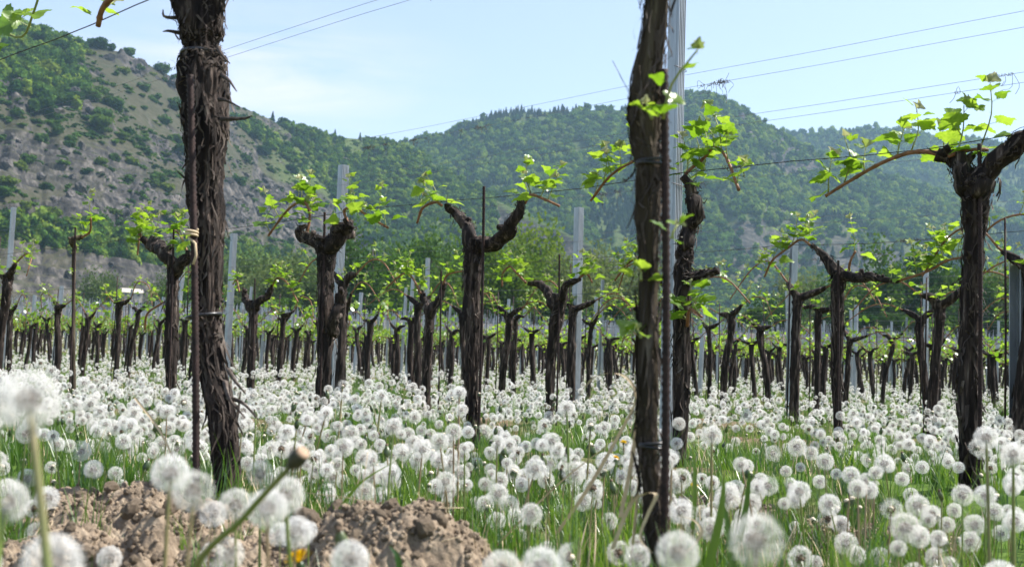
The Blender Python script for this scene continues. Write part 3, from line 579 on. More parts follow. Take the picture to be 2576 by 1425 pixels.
# barn with the pale roof
b = hill_spot(332, 0.252); t = thing('barn', 'low long barn with a pale roof under the terraces', 'building', b); t.rotation_euler.z = 0.45
mb = MB(); box(mb, (-4.2, -2.2, -2.5), (4.2, 2.2, 1.5)); mb.obj('wall', M['plaster'], t, False)
mb = MB(); mb.add([(-4.5, -2.7, 1.42), (4.5, -2.7, 1.42), (4.5, 2.7, 1.42), (-4.5, 2.7, 1.42), (-4.5, 0, 3.2), (4.5, 0, 3.2)], [(0, 1, 5, 4), (2, 3, 4, 5)]); mb.F.append(np.array([(0, 4, 3), (1, 2, 5)])); mb.M.append(np.zeros(2, int)); mb.obj('roof', M['roof'], t, False)
for q in (-2.4, 0.3, 2.6):
    mb = MB(); box(mb, (q - .5, -2.26, 0.1), (q + .5, -2.19, 1.0)); mb.obj('window', M['pane'], t, False)

# ------------------------------------------------------------------ vine pieces
def leaf_mesh(name, seed, curl=0.25, fold=0.3, material=None):
    r = np.random.default_rng(seed); n = 44; a = np.linspace(-1.45, 1.45, n) * math.pi * 0.66 + 0     # angle from the tip, both sides
    lob = 0.50 + 0.12 * np.cos(a * 3.6) + 0.03 * np.cos(a * 7) ; ser = 0.035 * ((np.arange(n) % 2) * 2 - 1); rad = (lob + ser) * (1 - 0.16 * np.abs(a) / 3)
    x = np.sin(a) * rad * 1.02; y = 0.45 + np.cos(a) * rad; x = np.concatenate([x, [0]]); y = np.concatenate([y, [0.22]])
    def zf(x, y): return fold * np.abs(x) - curl * ((y - 0.4) ** 2 + 0.6 * x * x) + 0.05 * np.sin(x * 9 + seed) * np.cos(y * 8)
    c = np.array([[0, 0.45, zf(0, 0.45)]]); ring = np.stack([x, y, zf(x, y)], -1); inner = ring * 0.55 + c * 0.45; inner[:, 2] = zf(inner[:, 0], inner[:, 1]); m = len(x)
    mb = MB(); V = np.vstack([c, inner, ring]); j = np.arange(m); k = (j + 1) % m
    mb.add(V, np.stack([np.zeros(m, int), 1 + j, 1 + k], -1)); mb.F.append(np.stack([1 + j, 1 + m + j, 1 + m + k, 1 + k], -1)); mb.M.append(np.zeros(m, int))
    mb.add([(-0.018, -0.35, 0.05), (0.018, -0.35, 0.05), (0.014, 0.25, zf(0, .25)), (-0.014, 0.25, zf(0, .25))], [(0, 1, 2, 3)], 1)
    return mb.mesh(name, [material or M['leaf'], M['shoot']], True)
LEAVES = [leaf_mesh('leaf', q, 0.15 + 0.12 * q, 0.15 + 0.12 * (q % 3)) for q in range(5)]
BUDS = [leaf_mesh('leaf_bud', 20 + q, 0.5, 1.1 + 0.3 * q, M['bud']) for q in range(2)]
def simple_leaf_set(mb, P, D, size, r, m=0):               # plain six-cornered leaves for vines farther off
    n = len(P); D = D / np.linalg.norm(D, axis=1)[:, None]; s = np.cross(D, r.normal(size=(n, 3))); s /= np.linalg.norm(s, axis=1)[:, None]; w = size[:, None]
    V = np.stack([P, P + D * w * 0.25 + s * w * 0.48, P + D * w * 0.75 + s * w * 0.4, P + D * w, P + D * w * 0.75 - s * w * 0.4, P + D * w * 0.25 - s * w * 0.48], 1).reshape(-1, 3)
    mb.add(V, np.arange(6 * n).reshape(-1, 6), m)

def shoot(root, b, L, r, big=0.075, lean=None, nl=None):
    """green spring shoot with its leaves, grown from point b (root space)"""
    d = np.array([r.normal() * 0.22, r.normal() * 0.22, 1.0]) + (lean if lean is not None else 0); d /= np.linalg.norm(d)
    P = spline([b, b + d * L * 0.5 + np.array([r.normal(), r.normal(), 0]) * L * 0.06, b + d * L + np.array([r.normal(), r.normal(), 0]) * L * 0.12], 7)
    mb = MB(); addtube(mb, P, np.linspace(0.0028, 0.0014, 7), 5); sh = mb.obj('shoot', M['shoot'], root)
    nl = nl or max(4, int(L / 0.019)); az = r.uniform(0, 6.28)
    for q in range(nl):
        f = (q + 0.35) / nl; p = P[min(6, int(f * 6.99))]; az += 2.4 + r.normal() * 0.4
        up = r.uniform(-0.25, 0.75) + 0.5 * f; dr = Vector((math.cos(az), math.sin(az), up)).normalized()
        s = big * (1.1 - 0.65 * f) * r.uniform(0.7, 1.2)
        z = Vector((r.normal() * 0.35, r.normal() * 0.35, 1)); xx = dr.cross(z).normalized(); zz = xx.cross(dr).normalized()
        mt = Matrix((xx, dr, zz)).transposed().to_4x4(); mt.translation = Vector(p) + dr * s * 0.35
        o = obj('leaf', LEAVES[r.integers(0, 5)], sh); o.matrix_basis = mt @ Matrix.Scale(s, 4)
    for q in range(2):
        dr = Vector(d + r.normal(size=3) * 0.35).normalized(); z = Vector(r.normal(size=3)); xx = dr.cross(z).normalized(); zz = xx.cross(dr)
        mt = Matrix((xx, dr, zz)).transposed().to_4x4(); mt.translation = Vector(P[-1]); o = obj('leaf_bud', BUDS[q], sh); o.matrix_basis = mt @ Matrix.Scale(big * r.uniform(0.3, 0.5), 4)
    return sh

def bark_fn(seed, rad, length, k1=5.0, a1=0.16, a2=0.16):
    def f(th, s):
        c, q = np.cos(th), np.sin(th); z = s * length / 0.16
        w = 1.5 * (vn3(c * 1.6, q * 1.6, z * 1.5, seed + 9) - 0.5) + 0.7 * (vn3(c * 3.5, q * 3.5, z * 4.0, seed + 19) - 0.5)
        lump = (vn3(c * 1.3 + 7, q * 1.3 + 3, z * 1.1, seed) - 0.5) + 0.5 * (vn3(c * 2.5 + 7, q * 2.5 + 3, z * 3.1, seed + 2) - 0.5)
        rid = np.abs(vn3(c * k1 + w + 11, q * k1 + w + 5, z * 1.3, seed + 3) - 0.5) * 2
        rid2 = np.abs(vn3(c * k1 * 2.2 + w * 2 + 4, q * k1 * 2.2 + w * 2 + 8, z * 2.6, seed + 7) - 0.5) * 2
        fine = vn3(c * k1 * 4 + 3, q * k1 * 4 + 9, z * 7, seed + 5) - 0.5
        return 1 + a1 * 2 * lump + a2 * (rid - 0.35) * 1.5 + a2 * 0.7 * (rid2 - 0.35) + 0.09 * fine
    return f
def strips(P, rad, n, r, lmin=0.018, lmax=0.075, wd=0.0030, lift=0.5):
    """loose fibres of bark along a limb, wavy and curling away at their ends"""
    mb = MB(); m = len(P); T, A, B = frames(P); seg = np.linalg.norm(np.diff(P, axis=0), axis=1).mean()
    for q in range(n):
        i = r.integers(0, m - 2); a = r.uniform(0, 6.28); L = lmin + (lmax - lmin) * r.random() ** 1.8; st = 7; sgn = -1 if r.random() < 0.72 else 1
        Vs = []; w = wd * r.uniform(0.35, 1.5); cur = r.normal() * 0.55; lf = r.uniform(0.0, 1) ** 2.5 * lift; ph, fq, am = r.uniform(0, 6), r.uniform(3, 8), r.normal() * 0.16; tw = r.normal() * 1.2
        for k in range(st):
            f = k / (st - 1); jj = i + sgn * f * L / max(seg, 1e-4); j = int(np.clip(jj, 0, m - 1)); over = (jj - j) * seg
            aa = a + cur * f * 0.6 + am * math.sin(ph + fq * f); rd = A[j] * math.cos(aa) + B[j] * math.sin(aa); tg = -A[j] * math.sin(aa) + B[j] * math.cos(aa)
            tg2 = tg * math.cos(tw * f) + rd * math.sin(tw * f)
            p = P[j] + rd * (rad[j] * 1.07 + 0.0012 + lf * L * f * f) + (T[j] * over if abs(over) > seg else 0); ww = w * (1 - 0.8 * f * f)
            Vs += [p - tg2 * ww, p + tg2 * ww + rd * 0.001]
        mb.add(Vs, [(2 * k, 2 * k + 1, 2 * k + 3, 2 * k + 2) for k in range(st - 1)])
    return mb

def rebar(name, p0, p1, rad, label, group, fine=False, cat='stake'):
    p0 = np.asarray(p0, float); p1 = np.asarray(p1, float); L = np.linalg.norm(p1 - p0); root = None
    n = int(L / 0.0055) if fine else 8; P = np.linspace(0, 1, n)[:, None] * (p1 - p0)
    bend = np.sin(np.linspace(0, math.pi, n)) * 0.004; P[:, 0] += bend
    rr_ = rad * (0.9 + (0.28 * (np.arange(n) % 2) if fine else 0))
    mb = MB(); addtube(mb, P, rr_, 9 if fine else 6); o = mb.obj(name, M['rust']); o.location = p0; return tag(o, label, cat, group)

def hero_vine(k, prof, arms, canes, label, young=False, seed=1, big=0.075, nstrip=60, every=0.052, nr=28, off=0.0, extra=(), cut=None, group='grapevines of the near rows', sl=(0.06, 0.165), leafs=None):
    r = np.random.default_rng(seed); pts = []; rd = []
    for y, xl, xr in prof:
        p = rowpt((xl + xr) / 2, y, k, off); dep = p[1]; pts.append(p); rd.append(0.88 * (xr - xl) / 2 * dep / FPX)
    pts = np.array(pts); o = np.argsort(pts[:, 2]); pts = pts[o]; rd = np.array(rd)[o]
    g = float(gz(pts[0][0], pts[0][1])); base = np.array([pts[0][0], pts[0][1], g])
    if pts[0][2] > g - 0.05: pts = np.vstack([[pts[0][0] + 0.003, pts[0][1], g - 0.06], pts]); rd = np.concatenate([[rd[0] * 1.12], rd])
    t = thing('grapevine', label, 'grapevine', base, group)
    ln = pts[-1, 2] - pts[0, 2]; n = max(60, int(ln / (0.0042 if nr > 60 else 0.007))); Q = spline(np.column_stack([pts - base, rd]), n); mb = MB(); bm = M['young_bark' if young else 'bark']
    addtube(mb, Q[:, :3], Q[:, 3], nr, bark_fn(seed, 1, ln, a1=0.10 if young else 0.14, a2=0.19 if young else 0.24)); sm = strips(Q[:, :3], Q[:, 3], int(nstrip * 2.2), r, wd=0.002 if young else (0.0031 if k == 0 else 0.0042), lift=0.5 if k == 0 else 0.75)
    for ai, a in enumerate(arms):
        A = np.array([np.append(rowpt(x, y, k, off) - base, w_ / 2 * rowpt(x, y, k, off)[1] / FPX) for x, y, w_ in a]); A[1:, :2] += N * r.normal(size=(len(A) - 1, 1)) * 0.015
        L = np.linalg.norm(np.diff(A[:, :3], axis=0), axis=1).sum(); Aq = spline(A, max(14, int(L / 0.006))); wz = np.arange(len(Aq)) * 0.006 / 0.045; Aq[1:, :3] += (np.stack([vn(wz, wz * 0 + q_, seed + ai) for q_ in (1, 5, 9)], -1) - 0.5)[1:] * Aq[1:, 3:4] * 0.9; addtube(mb, Aq[:, :3], Aq[:, 3], max(12, nr // 2), bark_fn(seed + 20 + ai, 1, L, a1=0.26, a2=0.24))
        for q in range(4):                                     # pruning spurs and knots
            i_ = r.integers(len(Aq) // 3, len(Aq)); dv_ = r.normal(size=3) * [0.6, 0.6, 0.5] + [0, 0, 0.55]; dv_ /= np.linalg.norm(dv_); l_ = Aq[i_, 3] * r.uniform(1.1, 2.2); S_ = Aq[i_, :3] + dv_ * np.linspace(0, l_, 6)[:, None]; addtube(mb, S_, Aq[i_, 3] * np.linspace(0.75, 0.42, 6), 10, bark_fn(seed + 50 + q, 1, 0.05, a1=0.2, a2=0.2))
        s2 = strips(Aq[:, :3], Aq[:, 3], max(10, int(nstrip * 0.6)), r, 0.015, 0.05, wd=0.0035, lift=0.8); sm.V += s2.V; sm.F += [f + sm.n for f in s2.F]; sm.M += s2.M; sm.n += s2.n
    tr = mb.obj('trunk', bm, t)
    if sm.V: tag(sm.obj('loose_bark', M['bark_strip'], tr), kind='stuff')
    for c in canes:
        C = np.array([np.append(rowpt(x, y, k, off) - base, w_ / 2 * rowpt(x, y, k, off)[1] / FPX) for x, y, w_ in c]); C[:, :2] += N * np.cumsum(r.normal(size=(len(C), 1)) * 0.02, 0)
        L = np.linalg.norm(np.diff(C[:, :3], axis=0), axis=1).sum(); n = max(10, int(L / 0.012)); Cq = spline(C, n); mb = MB()
        node = (np.abs(((np.linspace(0, L, n) / 0.07) % 1) - 0.5) < 0.09); addtube(mb, Cq[:, :3], Cq[:, 3] * 0.75 * (1 + 0.22 * node), 8); mb.obj('cane', M['cane'], t)
        s = r.uniform(0.01, every)
        while s < L:
            p = Cq[min(n - 1, int(s / L * (n - 1)))]
            if r.random() < 0.9: shoot(t, p[:3] + np.array([0, 0, p[3] * 0.6]), r.uniform(*sl) * (0.7 + 0.6 * r.random()), r, big)
            s += every * r.uniform(0.75, 1.4)
    for x, y, L, lx, lz in extra:
        lean = np.array([U[0] * -lx, U[1] * -lx, lz]); shoot(t, rowpt(x, y, k, off - 0.03) - base, L, r, big * (0.75 if L > 0.05 else 0.5), lean=lean)
    if cut:
        p = rowpt(cut[0], cut[1], k, off - 0.01) - base; rad = cut[2] / 2 * p[1] / FPX if False else cut[2] / 2 * rowpt(cut[0], cut[1], k)[1] / FPX
        mb = MB(); addtube(mb, np.array([p + [0, 0, -0.03], p]), [rad, rad * 0.96], 14); mb.obj('cut_stub', M['cut'], t)
    return t, Q[:, :3] + base, Q[:, 3]
def tie(t_root, c, rad, h=0.012, wob=0.0, material='plastic', ax=1.0):
    """band round trunk and stake"""
    a = np.linspace(0, 6.283, 26); P = np.stack([np.cos(a) * rad * ax, np.sin(a) * rad, wob * np.cos(a)], -1) + c
    mb = MB(); addtube(mb, P, h / 2, 6, cap=False); mb.obj('tie', M[material], t_root)

LB = 'old grapevine'
# ---- near row: thick shaggy trunk and slimmer young trunk
left_prof = [(1240, 540, 602), (1130, 533, 600), (1050, 522, 594), (950, 506, 572), (860, 496, 562), (800, 490, 557), (750, 494, 556), (650, 488, 562), (560, 478, 566), (480, 468, 562), (400, 466, 568), (330, 458, 574), (250, 448, 578), (180, 444, 574), (150, 446, 570), (128, 462, 553), (100, 452, 560), (60, 443, 568), (0, 428, 570), (-60, 418, 585), (-110, 430, 580)]
tl, QL, RL = hero_vine(0, left_prof, [[(500, -70, 110), (420, -140, 80), (340, -190, 60)], [(510, -70, 110), (600, -150, 80), (700, -200, 60)]], [[(330, -190, 24), (300, -40, 22), (268, 25, 20), (248, 66, 19)], [(700, -200, 20), (800, -260, 16), (950, -250, 13)]], 'thick shaggy old grapevine trunk with peeling bark and black tie', seed=3, nstrip=420, nr=96, every=0.5, sl=(0.05, 0.06), big=0.06, group=None)
p = QL[int(len(QL) * 0.33)]
def near_idx(Q, px_y, px_x):
    z = rowpt(px_x, px_y, 0)[2]; return int(np.argmin(np.abs(Q[:, 2] - z)))
for yy, hh, wob in ((796, 0.012, 0.006), (131, 0.016, 0.0)):
    i = near_idx(QL, yy, 525); b0 = np.array(tl.location); c = (QL[i] - b0) + np.array([-0.008, -0.005, 0]) * (yy > 200); tie(tl, c, RL[i] * 1.12 + (0.008 if yy > 200 else 0.0), hh * 0.7, wob)
s0 = rowpt(503, 1215, 0, -0.075); s1 = rowpt(478, 190, 0, -0.085); s0[2] = float(gz(s0[0], s0[1])) - 0.05
rebar('iron_stake', s0, s1, 0.0075, 'rusty ribbed iron rod against the thick shaggy trunk', None, True)
# pale twisted twig tie
mb = MB(); a = np.linspace(0, 15, 60); q0 = rowpt(482, 590, 0, -0.085); P = np.stack([np.cos(a) * 0.012, np.sin(a) * 0.012, np.linspace(0.012, -0.004, 60)], -1); P = np.vstack([P, [(0.012, -0.012, -0.02), (0.016, -0.014, -0.045), (0.010, -0.01, -0.065)]]) + (q0 - np.array(tl.location)); addtube(mb, P, 0.0028, 6); mb.obj('twig_tie', M['straw'], tl)
# broken curls of bark on the silhouette
mb = MB(); rb = np.random.default_rng(8)
for x, y, dx, dy in [(440, 45, -30, -20), (445, 85, -35, -5), (568, 250, 35, 20), (574, 300, 60, -8), (470, 470, -25, -40), (472, 395, -15, 30), (566, 120, 12, 40), (575, 190, 20, 40), (590, 930, 28, 60), (590, 1000, 60, 55), (582, 960, 35, 90)]:
    A = rowpt(x + (16 if x < 515 else -16), y, 0, -0.03); B_ = rowpt(x + dx, y + dy, 0, -0.05); mid = (A + B_) / 2 + rb.normal(size=3) * 0.008; P = spline([A, mid, B_], 8) - np.array(tl.location); Wd = np.linspace(0.006, 0.0012, 8)
    addtube(mb, P, Wd, 5)
tag(mb.obj('bark_curl', M['bark_strip'], tl), kind='stuff')

right_prof = [(1480, 1622, 1684), (1425, 1620, 1680), (1300, 1615, 1668), (1200, 1610, 1660), (1100, 1604, 1655), (1000, 1604, 1654), (850, 1601, 1655), (700, 1599, 1658), (600, 1599, 1660), (500, 1597, 1665), (420, 1598, 1668), (350, 1581, 1662), (260, 1581, 1668), (200, 1588, 1672), (100, 1609, 1680), (0, 1616, 1686), (-120, 1612, 1690)]
trr, QR, RR = hero_vine(0, right_prof, [], [], 'slimmer young grapevine trunk tied to a ribbed iron rod', young=True, seed=6, nstrip=230, nr=72, group=None, off=0.0, big=0.055,
    extra=[(1668, 300, 0.105, 0.35, 0.4), (1640, 300, 0.025, -0.5, 0.0), (1690, 600, 0.022, 0.3, 0.2), (1612, 705, 0.015, -0.4, 0.2), (1612, 850, 0.015, -0.3, 0.1)])
for yy in (412, 1116):
    i = near_idx(QR, yy, 1640); b0 = np.array(trr.location)
    for q in range(2): tie(trr, (QR[i] - b0) + np.array([0.006, -0.001, q * 0.006 - 0.003]), RR[i] * 1.1 + 0.005, 0.005, 0.004 * (q - 0.5))
s0 = rowpt(1674, 1290, 0, -0.01); s1 = rowpt(1670, 176, 0, 0.0); s0[2] = float(gz(s0[0], s0[1])) - 0.05
rebar('iron_stake', s0, s1, 0.0058, 'rusty ribbed iron rod beside the slimmer young trunk', None, True)

# ---- second row
V1 = 'grapevines of the second row'
hero_vine(1, [(1190, 2412, 2464), (1050, 2411, 2462), (900, 2412, 2460), (800, 2415, 2462), (700, 2418, 2470), (600, 2420, 2478), (520, 2417, 2490), (470, 2412, 2502), (440, 2408, 2498)],
    [[(2440, 480, 70), (2425, 430, 52), (2395, 398, 40), (2360, 383, 30)], [(2465, 480, 70), (2500, 435, 50), (2540, 378, 46), (2580, 356, 44), (2640, 350, 36)]],
    [[(2370, 385, 18), (2300, 382, 15), (2220, 408, 13), (2130, 452, 12), (2066, 490, 10)], [(2390, 395, 14), (2440, 378, 13), (2480, 375, 12)], [(2630, 350, 16), (2720, 380, 14), (2800, 440, 12)]],
    'stout grapevine forking into a wide V above the rod, at the right', seed=12, nstrip=150, nr=44, big=0.08, group=None, every=0.06, sl=(0.08, 0.19))
hero_vine(1, [(1185, 1688, 1722), (1000, 1690, 1734), (850, 1690, 1742), (700, 1694, 1742), (640, 1698, 1745), (605, 1704, 1745)],
    [[(1725, 620, 40), (1738, 570, 38), (1752, 530, 40), (1742, 490, 30), (1722, 445, 18)], [(1735, 700, 26), (1765, 694, 20), (1802, 682, 16)]],
    [[(1735, 470, 16), (1722, 440, 12), (1755, 395, 11), (1795, 372, 11), (1828, 395, 11), (1875, 482, 10)], [(1735, 820, 12), (1755, 780, 10), (1790, 800, 8)], [(1600, 395, 9), (1540, 440, 9), (1480, 503, 9)]],
    'crooked grapevine with a fresh pale saw cut beside the tall metal post', seed=13, nstrip=110, nr=40, big=0.075, cut=(1724, 596, 32), group=None)
hero_vine(1, [(1090, 1174, 1206), (950, 1169, 1206), (800, 1164, 1212), (700, 1162, 1214), (640, 1164, 1216), (600, 1172, 1222)],
    [[(1195, 615, 44), (1172, 572, 30), (1142, 535, 22), (1115, 515, 16)], [(1205, 620, 42), (1250, 596, 34), (1288, 570, 32), (1308, 535, 26), (1312, 505, 18)]],
    [[(1120, 518, 10), (1095, 508, 10), (1072, 525, 9), (1055, 562, 8)], [(1312, 510, 10), (1335, 490, 9), (1370, 500, 9), (1405, 518, 8)]],
    'Y shaped grapevine with two spread arms, left of the young trunk', seed=14, nstrip=110, nr=40, big=0.072, group=None)
hero_vine(1, [(1020, 790, 826), (900, 794, 836), (750, 796, 840), (680, 797, 842), (630, 792, 850), (600, 790, 860)],
    [[(820, 625, 46), (790, 606, 36), (764, 598, 28), (764, 580, 20)], [(830, 620, 46), (850, 590, 44), (868, 570, 34), (882, 562, 20)], [(832, 840, 26), (846, 790, 24), (850, 745, 26)]],
    [[(764, 590, 12), (768, 540, 9), (762, 508, 9), (730, 512, 9), (695, 535, 8), (656, 590, 8)], [(880, 565, 11), (878, 530, 9), (905, 526, 8), (935, 548, 8), (972, 572, 8)]],
    'knobbly headed grapevine in front of the ribbed post', seed=15, nstrip=110, nr=40, big=0.072, group=None)
hero_vine(1, [(1020, 416, 442), (900, 415, 445), (780, 414, 450), (700, 418, 450), (650, 420, 450)],
    [[(435, 665, 32), (420, 635, 36), (395, 618, 36), (368, 612, 26)], [(440, 690, 24), (462, 660, 26), (475, 640, 18)]],
    [[(385, 612, 10), (352, 600, 9), (340, 560, 9), (338, 600, 7), (333, 640, 6)], [(420, 760, 7), (398, 790, 7), (385, 830, 6)], [(470, 640, 8), (450, 590, 7), (425, 570, 7)]],
    'grapevine with a twisted head half hidden beside the thick trunk', seed=16, nstrip=90, nr=36, big=0.07, group=None)
hero_vine(1, [(1025, 178, 192), (900, 179, 190), (750, 180, 190), (650, 180, 191), (615, 182, 192)], [[(186, 625, 12), (192, 605, 14), (200, 596, 12)]], [[(198, 598, 8), (222, 582, 7), (236, 550, 6)]],
    'thin young grapevine tied to a bare rod at the left', young=True, seed=17, nstrip=20, nr=16, big=0.06, every=0.09, group=None, extra=[(182, 690, 0.04, -0.5, 0.3)])
# ---- third row
hero_vine(2, [(1110, 2096, 2118), (950, 2090, 2118), (800, 2089, 2122), (720, 2090, 2126), (680, 2090, 2130)],
    [[(2105, 690, 34), (2085, 655, 24), (2060, 632, 16), (2040, 615, 12)], [(2115, 695, 32), (2160, 695, 26), (2210, 697, 18), (2262, 707, 12)]],
    [[(2042, 616, 9), (2010, 602, 8), (1975, 622, 7), (1945, 655, 7), (1920, 695, 6)], [(2258, 706, 9), (2330, 682, 8), (2380, 655, 8), (2425, 648, 7)], [(2130, 680, 9), (2140, 655, 8), (2150, 630, 7)]],
    'grapevine with one long cane arching down to the left of its head', seed=22, nstrip=80, nr=32, big=0.07, group=None)
hero_vine(2, [(1065, 1368, 1390), (900, 1374, 1400), (800, 1382, 1418), (740, 1388, 1434)],
    [[(1400, 765, 28), (1375, 730, 24), (1350, 712, 16), (1325, 712, 10)], [(1410, 755, 28), (1430, 722, 18), (1460, 700, 10)]],
    [[(1330, 712, 8), (1310, 685, 7), (1295, 672, 7), (1280, 690, 6), (1277, 722, 6)], [(1450, 705, 8), (1475, 688, 7), (1483, 710, 6)], [(1545, 705, 7), (1570, 665, 7), (1600, 645, 6)]],
    'leaning grapevine with a sawn head left of the ribbed post with tendrils', seed=23, nstrip=80, nr=32, big=0.068, group=None)
hero_vine(2, [(1030, 1062, 1084), (900, 1060, 1088), (820, 1066, 1092), (770, 1068, 1096)], [[(1080, 790, 24), (1065, 760, 18), (1058, 735, 12)], [(1085, 790, 24), (1105, 745, 16), (1118, 712, 10)]],
    [[(1058, 738, 7), (1050, 700, 6), (1020, 690, 6), (975, 725, 5)], [(1116, 715, 7), (1130, 690, 6), (1165, 680, 5)]], 'slender Y shaped grapevine right of a narrow post', seed=24, nstrip=60, nr=28, big=0.065, group=None)
hero_vine(2, [(1015, 620, 640), (900, 622, 644), (800, 624, 648), (755, 624, 650)], [[(635, 775, 22), (618, 750, 16), (612, 730, 12)], [(640, 775, 22), (665, 745, 18), (682, 725, 14)]],
    [[(612, 735, 7), (605, 705, 6), (590, 715, 5)], [(680, 728, 7), (700, 700, 6), (725, 710, 6), (760, 760, 5)]], 'forked grapevine just right of the thick shaggy trunk', seed=25, nstrip=60, nr=28, big=0.065, group=None)

# ---- generic vines
def gen_vine(seed, near):
    r = np.random.default_rng(seed); h = r.uniform(0.84, 0.94); t = thing('grapevine', 'x', 'grapevine')
    lean = r.normal() * 0.05
    pts = np.array([(0, 0, -0.06, 0.036), (0.01, 0.0, 0.1, 0.031), (lean * 0.5 + r.normal() * 0.012, r.normal() * 0.012, h * 0.5, 0.028), (lean + r.normal() * 0.01, 0, h * 0.85, 0.030), (lean, 0, h, 0.036)]) * np.array([1, 1, 1, r.uniform(0.75, 1.15) * (1.0 if near else 1.2)])
    Q = spline(pts, 90 if near else 16); mb = MB(); addtube(mb, Q[:, :3], Q[:, 3], 26 if near else 8, bark_fn(seed, 1, h, a1=0.16, a2=0.26) if near else None)
    head = np.array([lean, 0, h - 0.02]); canes = []; sm = strips(Q[:, :3], Q[:, 3], 70, r) if near else None
    for s in (-1, 1):
        w_ = r.uniform(0.08, 0.2); e = head + np.array([s * w_, r.normal() * 0.02, r.uniform(0.02, 0.12)]); A = spline(np.array([np.append(head, 0.028), np.append((head + e) / 2 + [0, 0, r.uniform(-0.02, 0.03)], 0.024), np.append(e, 0.013)]), 24 if near else 6)
        addtube(mb, A[:, :3], A[:, 3], 14 if near else 6, bark_fn(seed + 5, 1, 0.2, a1=0.28, a2=0.24) if near else None)
        L = r.uniform(0.3, 0.55); rise = r.uniform(0.04, 0.16)
        canes.append(spline(np.array([np.append(e, 0.0065), np.append(e + [s * L * 0.3, r.normal() * 0.02, rise], 0.0055), np.append(e + [s * L * 0.65, r.normal() * 0.03, rise * 0.7], 0.005), np.append(e + [s * L, r.normal() * 0.03, -0.1], 0.0042)]), 20 if near else 7))
    tr = mb.obj('trunk', M['bark'], t)
    if near: tag(sm.obj('loose_bark', M['bark_strip'], tr), kind='stuff')
    cb = MB(); fp, fd, fs = [], [], []
    for C in canes:
        if near:
            mb = MB(); addtube(mb, C[:, :3], C[:, 3], 6); mb.obj('cane', M['cane'], t)
            for q in range(5): shoot(t, C[min(19, int((q + r.uniform(0.1, .9)) / 5 * 20)), :3], r.uniform(0.04, 0.11), r, 0.056, nl=r.integers(3, 5))
        else:
            mb = MB(); addtube(mb, C[:, :3], C[:, 3] * 1.2, 4); mb.obj('cane', M['cane'], t)
            for q in range(7):
                b0 = C[min(6, int(q)), :3]
                for z in range(2 + (q % 2)): fp.append(b0 + [r.normal() * 0.025, r.normal() * 0.025, r.uniform(0.0, 0.11)]); fd.append(r.normal(size=3) + [0, 0, 0.5]); fs.append(r.uniform(0.04, 0.07))
    if near:
        for q in range(2): shoot(t, head + [r.normal() * 0.03, r.normal() * 0.02, 0.02], r.uniform(0.04, 0.09), r, 0.06, nl=3)
    else:
        for q in range(3): fp.append(head + r.normal(size=3) * 0.06); fd.append(r.normal(size=3)); fs.append(0.06)
        mb = MB(); simple_leaf_set(mb, np.array(fp), np.array(fd), np.array(fs), r); tag(mb.obj('foliage', M['leaf'], t, False), kind='stuff')
    return t
NEARV = [gen_vine(40 + q, True) for q in range(6)]; FARV = [gen_vine(60 + q, False) for q in range(4)]
# places: rows 0..48 with jitter; rows 0-2 keep the vines named above
spots = []; beside = []
hw = math.tan(math.radians(25.5))
def inview(x, y, m=0.6): return y > 1.0 and abs(x) < hw * y + m
ORD = ['front', 'second', 'third', 'fourth', 'fifth', 'sixth', 'seventh', 'eighth', 'ninth', 'tenth']
def s_of(k, px):                               # distance along row k of what is seen at picture column px
    p = rowpt(px, 960, k); return float(U @ p[:2])
r3 = np.random.default_rng(77)
for k in range(0, 50):
    if k == 0: S = [4.9, 6.1]
    elif k == 1: S = [s_of(1, 175) + 1.25 * q for q in range(1, 30)]
    elif k == 2: S = [s_of(2, 2110) - 1.3, s_of(2, 2560), s_of(2, 1690), s_of(2, 850), s_of(2, 480), s_of(2, 290), s_of(2, 140), s_of(2, 20)] + [s_of(2, 20) + 1.2 * q for q in range(1, 30)]
    elif k == 3: S = [s_of(3, q) for q in (2750, 2345, 2000, 1620, 1440, 1262, 1050, 862, 700, 520, 320, 205, 60)] + [s_of(3, 60) + 1.2 * q for q in range(1, 40)]
    else:
        ph = r3.uniform(0, 1.2); S = [ph + 1.0 * q + r3.normal() * 0.1 for q in range(-70, 130)]
    for s in S:
        xy = rowxy(k, s)
        if inview(xy[0], xy[1]) and xy[1] < 98: spots.append((math.hypot(*xy), k, xy[0], xy[1]))
        elif xy[1] > 3 and xy[1] < 98 and abs(xy[0]) < 0.58 * xy[1] + 1.5: beside.append((xy[0], xy[1]))
spots.sort()
NEAR_R = 15.5; used = set(); far_pts = [(x, y, float(gz(x, y)) - 0.02, ROWANG, 1.0) for x, y in beside]
stake_mesh = None
